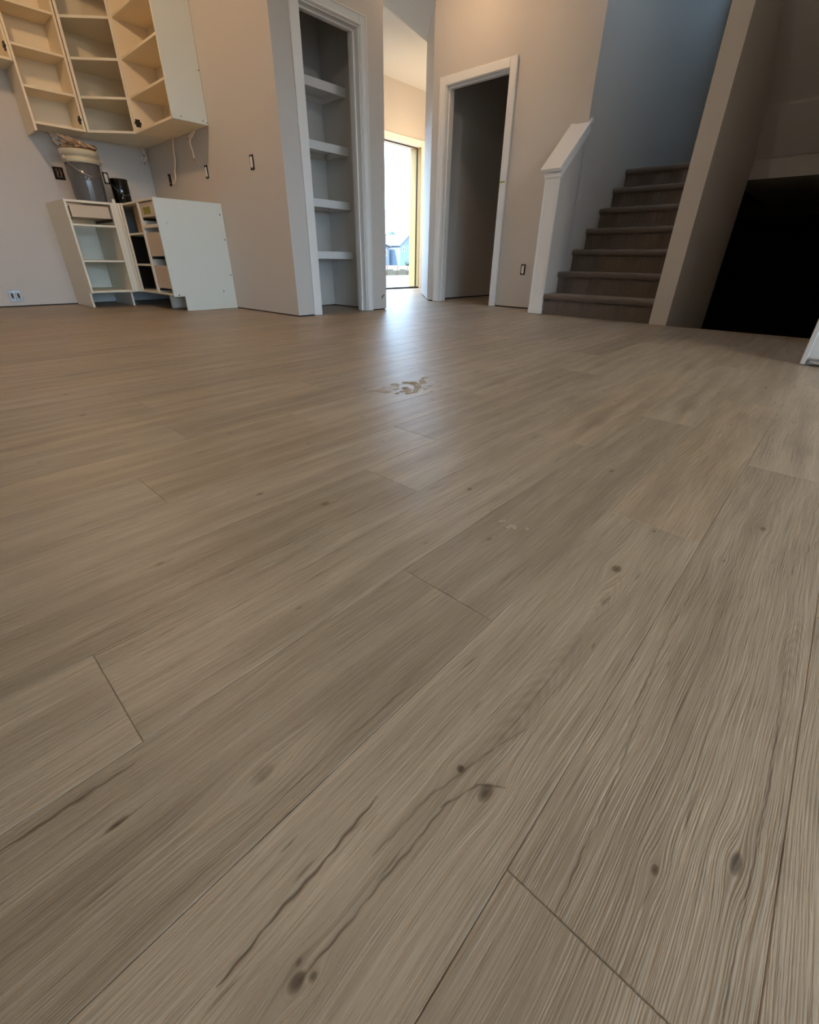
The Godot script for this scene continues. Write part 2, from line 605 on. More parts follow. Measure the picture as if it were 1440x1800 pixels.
# ------------------------------------------------------------------ room shell
func walls() -> void:
	var st := nst()
	# front (street side) wall with the entry opening
	B(st, -6.24, 0.012, 3.2, -6.03, 2.9, -4.1)
	B(st, -6.24, 0.012, -4.1, -6.03, 0.5, -5.4)
	B(st, -6.24, 2.1, -4.1, -6.03, 2.9, -5.4)
	B(st, -6.24, 0.012, -5.4, -6.03, 2.9, -5.88)
	B(st, -6.24, 2.10, -5.88, -6.03, 2.9, -6.85)
	B(st, -6.24, 0.012, -6.85, -6.03, 2.9, -8.2)
	struct("wall_front", st, M.wall)
	st = nst()
	B(st, -6.2, -0.03, 3.2, -6.05, 0.0125, -5.9)
	B(st, -6.2, -0.03, -6.83, -6.05, 0.0125, -8.2)
	struct("trim_1", st, M.sub, "rough dark gap under the drywall of the kitchen wall")
	st = nst()
	B(st, -6.03, 0.010, -2.551, -3.66, CEIL + 0.05, -2.431)
	B(st, -3.66, 0.010, -2.66, -3.545, CEIL + 0.05, -2.431)
	B(st, -3.66, 2.05, -3.255, -3.545, CEIL + 0.05, -2.66)
	B(st, -3.66, 0.010, -3.52, -3.545, CEIL + 0.05, -3.255)
	B(st, -6.03, 0.010, -3.52, -3.66, CEIL + 0.05, -3.40)
	B(st, -4.36, 0.010, -3.40, -4.24, CEIL + 0.05, -2.551)
	struct("wall_pantry", st, M.wall)
	st = nst()
	B(st, -6.03, 0.0, -2.54, -3.67, 0.0105, -2.442)
	B(st, -3.65, 0.0, -2.60, -3.556, 0.0105, -2.442)
	B(st, -3.65, 0.0, -3.51, -3.556, 0.0105, -3.32)
	B(st, -6.03, 0.0, -3.51, -3.67, 0.0105, -3.41)
	struct("trim_2", st, M.dark, "dark gap under the pantry drywall")
	# closet wall, with the angled wall towards the entry
	st = nst()
	B(st, -4.02, 0.012, -4.85, -3.845, CEIL + 0.05, -4.73)
	B(st, -3.845, 2.055, -4.85, -3.055, CEIL + 0.05, -4.73)
	B(st, -3.055, 0.012, -4.85, -2.334, CEIL + 0.05, -4.73)
	struct("wall_closet", st, M.wall)
	st = nst()
	prism(st, [Vector3(-4.01, 0.012, -4.731), Vector3(-4.86, 0.012, -5.58), Vector3(-4.86, 0.012, -7.6), Vector3(-4.74, 0.012, -7.6), Vector3(-4.74, 0.012, -5.63), Vector3(-4.02, 0.012, -4.90)], Vector3(0, CEIL + 0.04, 0))
	struct("wall_entry", st, M.wall)
	st = nst()
	B(st, -4.0, 0, -4.84, -3.92, 0.0125, -4.742)
	B(st, -2.99, 0, -4.84, -2.334, 0.0125, -4.742)
	prism(st, [Vector3(-4.03, 0, -4.77), Vector3(-4.85, 0, -5.59), Vector3(-4.75, 0, -5.64), Vector3(-4.03, 0, -4.9)], Vector3(0, 0.0125, 0))
	struct("trim_3", st, M.dark, "dark gap under the closet drywall")
	st = nst()
	B(st, -6.03, 0, -7.72, -4.0, CEIL + 0.05, -7.6)
	struct("wall_side", st, M.wall)
	# closet inside
	st = nst()
	B(st, -4.12, 0.015, -6.4, -4.02, CEIL, -4.85)
	B(st, -4.12, 0.015, -6.5, -2.334, CEIL, -6.4)
	struct("wall_closet_inside", st, M.wall)
	st = nst()
	B(st, -4.11, 0, -6.4, -4.03, 0.016, -4.86)
	struct("trim_4", st, M.dark, "dark gap under the drywall inside the closet")
	# stairwell
	st = nst()
	B(st, -2.334, 0, -8.2, -2.214, 5.5, -4.72)
	struct("wall_stairs", st, M.wall)
	st = nst()
	B(st, -2.334, 1.0, -8.2, -2.0, 5.5, -8.1)
	B(st, -2.0, 1.0, -8.2, -0.5, 3.4, -8.1)
	B(st, -2.0, 3.4, -8.2, -1.6, 4.1, -8.1)
	B(st, -1.0, 3.4, -8.2, -0.5, 4.1, -8.1)
	B(st, -2.0, 4.1, -8.2, -0.5, 5.5, -8.1)
	B(st, -0.5, 1.0, -8.2, 0.05, 5.5, -8.1)
	struct("wall_landing", st, M.wall)
	st = nst()
	B(st, -1.195, 0, -5.76, -1.06, 5.5, -4.33)
	B(st, -1.195, -2.8, -5.76, -1.06, 0, -4.34)
	struct("wall_between_stairs", st, M.wall)
	st = nst()
	B(st, -0.077, 0.012, -3.22, 5.2, CEIL + 0.05, -3.1, 0.004)
	struct("wall_right", st, M.primer)
	st = nst()
	B(st, -0.07, -2.8, -12.2, 0.05, 1.14, -3.2)
	B(st, -0.07, 1.14, -8.2, 0.05, 5.5, -3.2)
	struct("wall_basement", st, M.wall)
	st = nst()
	B(st, -2.334, CEIL + 0.12, -4.33, 0.05, 5.5, -4.21)
	struct("wall_upstairs", st, M.wall)
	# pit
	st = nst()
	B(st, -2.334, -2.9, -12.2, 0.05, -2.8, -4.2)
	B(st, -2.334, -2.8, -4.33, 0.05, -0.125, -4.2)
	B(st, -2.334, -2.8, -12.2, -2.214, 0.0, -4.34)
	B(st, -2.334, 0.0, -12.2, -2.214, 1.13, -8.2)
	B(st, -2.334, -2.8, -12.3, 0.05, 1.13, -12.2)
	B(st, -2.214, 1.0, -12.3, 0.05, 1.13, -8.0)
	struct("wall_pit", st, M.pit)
	# ceilings
	st = nst()
	B(st, -6.24, CEIL, 3.2, 5.2, CEIL + 0.12, -4.33)
	B(st, -6.24, CEIL, -4.33, -2.334, CEIL + 0.12, -8.2)
	B(st, -2.334, 5.4, -8.2, 0.05, 5.5, -4.2)
	struct("ceiling", st, M.ceiling)
	# behind the camera: glazed openings in the right wall, a plain rear wall
	st = nst()
	B(st, -6.24, -0.02, 3.2, 5.2, CEIL + 0.05, 3.05)
	struct("wall_rear", st, M.wall)
	st = nst()
	var zs := [3.05, WZ[0].x, WZ[0].y, WZ[1].x, WZ[1].y, -3.1]
	B(st, 5.0, 0, zs[0], 5.16, CEIL + 0.05, zs[1])
	B(st, 5.0, 0, zs[2], 5.16, CEIL + 0.05, zs[3])
	B(st, 5.0, 0, zs[4], 5.16, CEIL + 0.05, zs[5])
	B(st, 5.0, 2.1, zs[1], 5.16, CEIL + 0.05, zs[2])
	B(st, 5.0, 2.1, zs[3], 5.16, CEIL + 0.05, zs[4])
	B(st, 5.0, 0, zs[3], 5.16, 0.75, zs[4])
	struct("wall_garden", st, M.wall)
	window("window_1", 5.08, WZ[0].x, WZ[0].y, 0.03, 2.1)
	window("window_2", 5.08, WZ[1].x, WZ[1].y, 0.75, 2.1)
	# window beside the front door
	var fw := sroot("window_4")
	st = nst()
	for z in [-4.16, -4.78, -5.4]: B(st, -6.17, 0.5, z, -6.10, 2.1, z + 0.06, 0.004)
	for y in [0.5, 2.04]: B(st, -6.17, y, -5.4, -6.10, y + 0.06, -4.1, 0.004)
	obj("window_frame", st, M.vinyl, fw)
	for z in [-4.16, -4.78]:
		st = nst()
		B(st, -6.137, 0.56, z, -6.133, 2.04, z - 0.56)
		obj("pane", st, M.glass, fw)
	# stair window, on the landing wall
	var w := sroot("window_3", "")
	st = nst()
	for x in [-1.6, -1.05]: B(st, x, 3.4, -8.17, x + 0.05, 4.1, -8.12, 0.004)
	for y in [3.4, 4.05]: B(st, -1.55, y, -8.17, -1.05, y + 0.05, -8.12, 0.004)
	obj("window_frame", st, M.vinyl, w)
	st = nst()
	B(st, -1.55, 3.45, -8.148, -1.05, 4.05, -8.144)
	obj("pane", st, M.glass, w)

const FLECK := Vector2(-0.343, -0.667)
const WZ := [Vector2(2.2, -0.6), Vector2(-1.0, -2.9)]

func window(called: String, x: float, za: float, zb: float, y0: float, y1: float) -> void:
	var w := sroot(called)
	var st := nst()
	var zm := (za + zb) / 2
	for z in [za - 0.06, zm - 0.03, zb]: B(st, x - 0.04, y0, z, x + 0.04, y1, z + 0.06, 0.004)
	for y in [y0, y1 - 0.06]: B(st, x - 0.04, y, za - 0.06, x + 0.04, y + 0.06, zb + 0.06, 0.004)
	obj("window_frame", st, M.vinyl, w)
	for p in [[za - 0.06, zm + 0.03], [zm - 0.03, zb + 0.06]]:
		st = nst()
		B(st, x - 0.003, y0 + 0.06, p[0], x + 0.003, y1 - 0.06, p[1])
		obj("pane", st, M.glass, w)

func trims() -> void:
	# pantry doorway: faces +x
	var t := sroot("door_1", "open pantry doorway with white casing and no door")
	var st := nst()
	B(st, -3.545, 0.002, -2.678, -3.527, 2.112, -2.595, 0.004)
	obj("casing", st, M.trim, t)
	st = nst()
	B(st, -3.545, 0.002, -3.318, -3.527, 2.112, -3.243, 0.004)
	obj("casing", st, M.trim, t)
	st = nst()
	B(st, -3.545, 2.038, -3.243, -3.527, 2.112, -2.678, 0.004)
	obj("casing", st, M.trim, t)
	st = nst()
	B(st, -3.525, 0.002, -3.262, -3.519, 2.06, -3.249, 0.003)
	B(st, -3.525, 0.002, -3.312, -3.517, 2.107, -3.300, 0.003)
	B(st, -3.525, 2.098, -3.300, -3.517, 2.107, -2.60, 0.003)
	B(st, -3.525, 2.042, -3.249, -3.519, 2.054, -2.67, 0.003)
	obj("casing_bead", st, M.trim, t)
	st = nst()
	B(st, -3.665, 0.002, -3.256, -3.540, 2.05, -3.236, 0.002)
	obj("jamb", st, M.trim, t)
	st = nst()
	B(st, -3.665, 0.002, -2.680, -3.540, 2.05, -2.659, 0.002)
	obj("jamb", st, M.trim, t)
	st = nst()
	B(st, -3.665, 2.030, -3.237, -3.540, 2.05, -2.679, 0.002)
	obj("jamb_head", st, M.trim, t)
	st = nst()
	B(st, -3.625, 0.002, -3.238, -3.590, 2.032, -3.224, 0.002)
	B(st, -3.625, 2.016, -3.226, -3.590, 2.032, -2.690, 0.002)
	obj("door_stop", st, M.trim, t)
	# closet doorway: faces +z
	t = sroot("door_2", "open closet doorway with white casing and no door")
	for s in [[-3.908, -3.829], [-3.071, -2.992]]:
		st = nst()
		B(st, s[0], 0.002, -4.73, s[1], 2.112, -4.712, 0.004)
		obj("casing", st, M.trim, t)
	st = nst()
	B(st, -3.829, 2.038, -4.73, -3.071, 2.112, -4.712, 0.004)
	obj("casing", st, M.trim, t)
	st = nst()
	B(st, -3.838, 0.002, -4.714, -3.830, 2.05, -4.705, 0.002)
	B(st, -3.908, 0.002, -4.714, -3.896, 2.112, -4.705, 0.002)
	B(st, -3.004, 0.002, -4.714, -2.992, 2.112, -4.705, 0.002)
	obj("casing_bead", st, M.trim, t)
	for s in [[-3.846, -3.825], [-3.075, -3.054]]:
		st = nst()
		B(st, s[0], 0.002, -4.855, s[1], 2.055, -4.722, 0.002)
		obj("jamb", st, M.trim, t)
	st = nst()
	B(st, -3.826, 2.034, -4.855, -3.074, 2.055, -4.722, 0.002)
	obj("jamb_head", st, M.trim, t)
	st = nst()
	B(st, -3.826, 0.002, -4.80, -3.812, 2.036, -4.765, 0.002)
	B(st, -3.813, 2.020, -4.80, -3.09, 2.036, -4.765, 0.002)
	B(st, -3.088, 0.002, -4.80, -3.074, 2.036, -4.765, 0.002)
	obj("door_stop", st, M.trim, t)
	st = nst()
	B(st, -3.066, 1.158, -4.7122, -2.998, 1.170, -4.7105)
	var tp := obj("tape_strip", st, M.tape, t)
	tp.set_meta("label", "yellow-green strip of tape on the casing")
	# entry
	t = sroot("door_3", "open front door opening with bright jamb and dark threshold")
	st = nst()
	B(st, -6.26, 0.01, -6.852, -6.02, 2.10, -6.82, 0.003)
	obj("jamb", st, M.jamb_tan, t)
	st = nst()
	B(st, -6.26, 0.01, -5.91, -6.02, 2.10, -5.878, 0.003)
	obj("jamb", st, M.trim, t)
	st = nst()
	B(st, -6.26, 2.07, -6.82, -6.02, 2.10, -5.91, 0.003)
	obj("jamb_head", st, M.trim, t)
	st = nst()
	B(st, -6.105, 0.02, -6.822, -6.088, 2.07, -6.806, 0.003)
	B(st, -6.105, 2.056, -6.81, -6.088, 2.072, -5.91, 0.003)
	obj("weatherstrip", st, M.gasket, t)
	st = nst()
	B(st, -6.27, 0.001, -6.84, -6.025, 0.027, -5.89, 0.006)
	obj("threshold", st, M.bronze, t)
	for s in [[-6.915, -6.832], [-5.90, -5.818]]:
		st = nst()
		B(st, -6.03, 0.002, s[0], -6.012, 2.16, s[1], 0.004)
		obj("casing", st, M.trim, t)
	st = nst()
	B(st, -6.03, 2.078, -6.832, -6.012, 2.16, -5.90, 0.004)
	obj("casing", st, M.trim, t)

# ------------------------------------------------------------------ stairs
func stairs() -> void:
	# knee wall beside the first steps
	var k := sroot("wall_knee", "short sloping half wall with a white cap at the foot of the stairs")
	var st := nst()
	prism(st, [Vector3(-2.334, 0, -4.345), Vector3(-2.334, 0, -4.73), Vector3(-2.334, 1.50, -4.73), Vector3(-2.334, 1.135, -4.345)], Vector3(0.12, 0, 0))
	obj("core", st, M.wall, k)
	st = nst()
	B(st, -2.338, 0.002, -4.345, -2.206, 1.135, -4.327, 0.003)
	obj("end_board", st, M.trim, k)
	st = nst()
	B(st, -2.340, 0.05, -4.33, -2.328, 1.10, -4.318, 0.002)
	B(st, -2.216, 0.05, -4.33, -2.205, 1.10, -4.320, 0.002)
	obj("corner_bead", st, M.trim, k)
	st = nst()
	B(st, -2.343, 0.002, -4.345, -2.200, 0.055, -4.316, 0.004)
	obj("plinth", st, M.trim, k)
	st = nst()
	B(st, -2.352, 1.095, -4.36, -2.196, 1.142, -4.315, 0.004)
	obj("apron", st, M.trim, k)
	st = nst()
	var a := Vector2(-4.29, 1.135)      # (z, y) lower front corner under the cap
	var e := Vector2(-4.775, 1.545)
	var d := (e - a).normalized()
	var nrm := Vector2(d.y, -d.x) * 0.024
	if nrm.y < 0: nrm = -nrm
	var pts := []
	for q in [a, e, e + nrm, a + nrm * 1.0 + Vector2(0.0, 0.0)]: pts.append(Vector3(-2.376, q.y, q.x))
	prism(st, pts, Vector3(0.186, 0, 0))
	obj("cap", st, M.trim, k)
	st = nst()
	pts = []
	for q in [a + Vector2(-0.05, 0.02), e + Vector2(0.02, -0.03), e + Vector2(0.0, -0.07), a + Vector2(-0.055, -0.035)]: pts.append(Vector3(-2.214, q.y, q.x))
	prism(st, pts, Vector3(0.012, 0, 0))
	obj("apron", st, M.trim, k)
	# carpeted steps
	var t := thing("staircase", "carpeted brown staircase climbing between the half wall and the pillar", "staircase", Vector3(-2.213, 0, -4.339))
	for i in 7:
		st = nst()
		var y1 := 0.1905 * (i + 1) - 0.008
		var y0 := maxf(0.0, 0.1905 * i - 0.012)
		var zn := -0.2428 * i
		var depth := 0.30 if i < 6 else 2.28
		var prof := []
		prof.append(Vector2(zn - 0.036, y0))
		prof.append(Vector2(zn - 0.036, y1 - 0.050))
		for q in 9:
			var an := -PI / 2 + PI * q / 8.0
			prof.append(Vector2(zn - 0.025 + 0.025 * cos(an), y1 - 0.025 + 0.025 * sin(an)))
		prof.append(Vector2(zn - depth, y1))
		prof.append(Vector2(zn - depth, y0))
		# extruded in short lengths with a slightly uneven pile
		var nx := 24
		var W := 1.017
		st.set_smooth_group(1)
		for s in nx:
			for j in prof.size() - 1:
				var p: Vector2 = prof[j]; var q2: Vector2 = prof[j + 1]
				var nn := Vector2(q2.y - p.y, -(q2.x - p.x))
				var X0 := W * s / nx; var X1 := W * (s + 1) / nx
				var w0 := 0.0025 * sin(X0 * 23.0 + i * 2.0 + j) if j > 0 and j < prof.size() - 2 else 0.0
				var w1 := 0.0025 * sin(X1 * 23.0 + i * 2.0 + j) if j > 0 and j < prof.size() - 2 else 0.0
				var v0 := 0.0025 * sin(X0 * 23.0 + i * 2.0 + j + 1) if j + 1 < prof.size() - 2 else 0.0
				var v1 := 0.0025 * sin(X1 * 23.0 + i * 2.0 + j + 1) if j + 1 < prof.size() - 2 else 0.0
				quad(st, Vector3(X0, p.y + w0, p.x), Vector3(X1, p.y + w1, p.x), Vector3(X1, q2.y + v1, q2.x), Vector3(X0, q2.y + v0, q2.x), Vector3(0, -nn.x * 0 + (1.0 if absf(q2.x - p.x) > absf(q2.y - p.y) and j > 3 else 0.0), 1.0 if absf(q2.x - p.x) <= absf(q2.y - p.y) or j <= 3 else 0.0))
		obj("step", st, M.carpet, t)
	# upper flight passing over the basement stairs: rim, skirt and soffit
	st = nst()
	B(st, -1.06, 1.135, -8.1, -0.07, 1.30, -5.77)
	B(st, -1.20, 1.135, -8.1, -1.06, 1.30, -5.761)
	struct("trim_5", st, M.wall, "drywall rim of the stair landing above the dark opening")
	st = nst()
	prism(st, [Vector3(-1.06, 1.288, -5.755), Vector3(-1.06, 1.60, -5.56), Vector3(-1.06, 1.72, -5.66), Vector3(-1.06, 1.40, -5.85)], Vector3(0.99, 0, 0))
	struct("trim_6", st, M.wall, "sloping band under the upper stairs")
	st = nst()
	prism(st, [Vector3(-1.06, 1.605, -5.60), Vector3(-1.06, 2.9, -4.22), Vector3(-1.06, 3.02, -4.30), Vector3(-1.06, 1.75, -5.70)], Vector3(0.99, 0, 0))
	struct("ceiling_under_stairs", st, M.wall)

# ------------------------------------------------------------------ floor
func floors() -> void:
	var f := sroot("floor")
	var st := nst()
	B(st, -6.3, -0.12, 3.2, 5.2, -0.0115, -4.30)
	B(st, -6.3, -0.12, -4.30, -2.3, -0.0115, -8.2)
	B(st, -2.3, -0.12, -4.5, -1.1, -0.0115, -4.3)
	obj("subfloor", st, M.sub, f)
	var T := []
	make_streaks()
	T.append(wood(1, {"knots": [[0.456, 0.538, 6.0, 1.1, 1.1], [0.4545, 0.72, 9.0, 0.9, 1.9], [0.284, 0.563, 7.0, 1.0, 1.6], [0.292, 0.60, 4.0, 0.7, 1.4], [0.29, 0.52, 3.0, 0.5], [0.839, 0.50, 13.0, 0.75, 1.4], [0.76, 0.60, 9.0, 0.25, 2.5], [0.985, 0.557, 6.0, 0.5, 1.5]],
		"cracks": [[3.0, 0.85, Vector2(0.25, 0.33), Vector2(0.30, 0.315), Vector2(0.345, 0.310), Vector2(0.392, 0.285)], [2.2, 0.6, Vector2(0.285, 0.57), Vector2(0.34, 0.58), Vector2(0.385, 0.587), Vector2(0.43, 0.60)], [3.2, 0.45, Vector2(0.42, 0.585), Vector2(0.455, 0.66), Vector2(0.47, 0.80)], [2.6, 0.35, Vector2(0.36, 0.47), Vector2(0.42, 0.50), Vector2(0.50, 0.63), Vector2(0.53, 0.70)]],
		"arches": [[0.46, 0.72, 0.61, 60.0, 1.0], [0.70, 0.86, 0.58, 46.0, 1.0]], "tint": -0.05}))
	T.append(wood(2, {"knots": [[0.118, 0.831, 7.0, 1.0, 2.6], [0.073, 0.538, 5.0, 0.7, 1.6], [0.70, 0.447, 9.0, 0.5, 1.8], [0.55, 0.25, 6.0, 0.3]], "cracks": [[2.2, 0.4, Vector2(0.0, 0.25), Vector2(0.10, 0.24), Vector2(0.2, 0.2)], [2.0, 0.32, Vector2(0.02, 0.89), Vector2(0.2, 0.90), Vector2(0.36, 0.87)], [2.5, 0.3, Vector2(0.18, 0.16), Vector2(0.34, 0.12), Vector2(0.44, 0.14)]], "arches": [[0.30, 0.52, 0.90, 40.0, 1.0]], "streak": 1.25, "tint": 0.03}))
	T.append(wood(3, {"knots": [[0.612, 0.377, 4.0, 0.9, 4.0], [0.709, 0.713, 12.0, 0.35, 1.6], [0.60, 0.10, 5.0, 0.3, 3.0]], "cracks": [[2.6, 0.5, Vector2(0.53, 0.08), Vector2(0.58, 0.09), Vector2(0.64, 0.10)], [2.0, 0.3, Vector2(0.62, 0.92), Vector2(0.75, 0.90), Vector2(0.88, 0.93)]], "tint": 0.04}))
	T.append(wood(4, {"knots": [[0.619, 0.452, 7.0, 0.7, 1.6], [0.2, 0.7, 5.0, 0.4, 2.0], [0.42, 0.85, 5.0, 0.35, 2.0]], "cracks": [[2.5, 0.35, Vector2(0.1, 0.3), Vector2(0.3, 0.27), Vector2(0.5, 0.25)]], "tint": 0.0}))
	T.append(wood(5, {"knots": [[0.848, 0.40, 12.0, 0.5, 1.5], [0.575, 0.2, 6.0, 0.5, 2.0], [0.35, 0.6, 6.0, 0.4]], "cracks": [[2.0, 0.3, Vector2(0.4, 0.8), Vector2(0.6, 0.78), Vector2(0.75, 0.82)]], "tint": 0.06}))
	T.append(wood(6, {"knots": [[0.3, 0.5, 8.0, 0.5, 1.8], [0.8, 0.25, 6.0, 0.45, 2.0]], "arches": [[0.4, 0.7, 0.5, 50.0, 1.0]]}))
	T.append(wood(7, {"knots": [[0.62, 0.7, 7.0, 0.55, 2.0]], "streak": 1.3}))
	T.append(wood(8, {"knots": [[0.15, 0.3, 6.0, 0.5, 2.0], [0.55, 0.6, 9.0, 0.5, 1.5], [0.9, 0.4, 5.0, 0.4]], "cracks": [[2.2, 0.35, Vector2(0.6, 0.2), Vector2(0.75, 0.22), Vector2(0.9, 0.2)]]}))
	T.append(wood(9, {"knots": [[0.45, 0.3, 6.0, 0.5, 2.5]], "arches": [[0.1, 0.45, 0.5, 55.0, 1.0]], "streak": 0.8}))
	T.append(wood(10, {"streak": 1.1, "knots": [[0.72, 0.45, 7.0, 0.4, 1.5]]}))
	var tones := [Color(1, 1, 1), Color(0.97, 0.968, 0.965), Color(1.0, 0.985, 0.97), Color(0.94, 0.935, 0.93)]
	var mats := []
	for i in T.size():
		var r := []
		for c in tones: r.append(wood_mat(T[i], c))
		mats.append(r)
	var known := {0: -0.187, -1: -0.862, -2: -0.4275, -3: -0.021, -4: -0.653, -5: -0.930, -6: -0.252, -8: -0.445, -7: -0.78, 1: -0.76}
	var hero := {"-1:-1": [0, 0], "0:0": [1, 0], "-2:-1": [2, 1], "-3:0": [3, 0], "-4:-1": [4, 1], "-3:-1": [6, 0], "-2:0": [7, 3], "-1:0": [9, 2], "1:0": [6, 2], "0:1": [8, 0], "-5:-1": [7, 0], "-1:1": [5, 1], "0:-1": [9, 3]}
	var full := plank_mesh(PL)
	var list := []
	var cam_i: Transform3D = (get_node("camera") as Camera3D).transform.affine_inverse()
	for r in range(-36, 31):
		var x := PX0 + r * PW
		var z0: float = known.get(r, -rng.randf() * PL)
		for n in range(-5, 9):
			var a := z0 - n * PL
			var b := a - PL
			if b > 3.0 or a < -7.7: continue
			var lim := -8.0
			if x + PW / 2 > -1.06: lim = -4.335
			if x > -0.06: lim = -3.21
			elif x + PW > 2.334 * -1 and x + PW / 2 <= -1.06: lim = -4.45
			if a < lim + 0.02: continue
			var l := minf(PL, a - lim)
			var seen := false
			for q in 9:
				var p := cam_i * Vector3(x + PW / 2, 0, a - l * q / 8.0)
				if p.z < -0.05:
					var sx := 720.0 + F * p.x / -p.z
					var sy := CY - F * p.y / -p.z
					if sx > -60 and sx < 1500 and sy > 0 and sy < 1900: seen = true
			var hid := a < -2.5 and x < -4.3 and a - l > -3.5   # behind the pantry
			list.append({"r": r, "n": n, "x": x, "a": a, "l": l, "d": Vector2(x + PW / 2, a - l / 2).length() + (0.0 if seen and not hid else 100.0)})
	list.sort_custom(func(p, q): return p.d < q.d)
	var rest := []
	for i in 4: rest.append(nst())
	for i in list.size():
		var p: Dictionary = list[i]
		var key := "%d:%d" % [p.r, p.n]
		var ti := rng.randi_range(3, T.size() - 1)
		var to := rng.randi_range(0, 3)
		if hero.has(key):
			ti = hero[key][0]; to = hero[key][1]
		var mesh := full if p.l > PL - 0.001 else plank_mesh(p.l)
		if i < 300 and p.d < 100.0:
			var o := put("plank", mesh, f, mats[ti][to])
			o.position = Vector3(p.x, 0, p.a)
		else:
			rest[i % 4].append_from(mesh, 0, Transform3D(Basis.IDENTITY, Vector3(p.x, 0, p.a)))
	var am := ArrayMesh.new()
	for i in 4:
		rest[i].set_material(mats[5 + i][i % 2])
		rest[i].commit(am)
	put("far_planks", am, f).set_meta("kind", "stuff")
	# pale residue left on the planks
	st = nst()
	var rr := RandomNumberGenerator.new()
	rr.seed = 77
	for i in 46:
		var c := Vector3(-1.197 + rr.randfn() * 0.05, 0.0006, -1.31 + rr.randfn() * 0.075) if i < 40 else Vector3(FLECK.x + rr.randfn() * 0.012, 0.0006, FLECK.y + rr.randfn() * 0.012)
		var pts := []
		var q := 0.004 + 0.012 * rr.randf() if i < 40 else 0.002 + 0.004 * rr.randf()
		for j in 7:
			var an := TAU * j / 7
			pts.append(c + Vector3(cos(an) * q * (0.6 + 0.6 * rr.randf()), 0, sin(an) * q * 1.6 * (0.5 + 0.7 * rr.randf())))
		prism(st, pts, Vector3(0, 0.0008, 0))
	var sm := obj("dried_residue", st, M.smudge)
	tag(sm, "pale dried flakes of residue on the floor in the doorway glare", "residue")
	sm.set_meta("kind", "stuff")

# ------------------------------------------------------------------ cabinets
const UB := 1.448
const UT := 2.515
func hinge(parent: Node, x: float, y: float, z: float, dx: float, dz: float) -> void:
	var st := nst()
	B(st, x - dx, y - 0.028, z - dz, x + dx, y + 0.028, z + dz, 0.002)
	B(st, x - dx * 1.4, y - 0.010, z - dz * 1.4, x + dx * 1.4, y + 0.010, z + dz * 1.4, 0.002)
	obj("hinge_plate", st, M.bronze, parent)

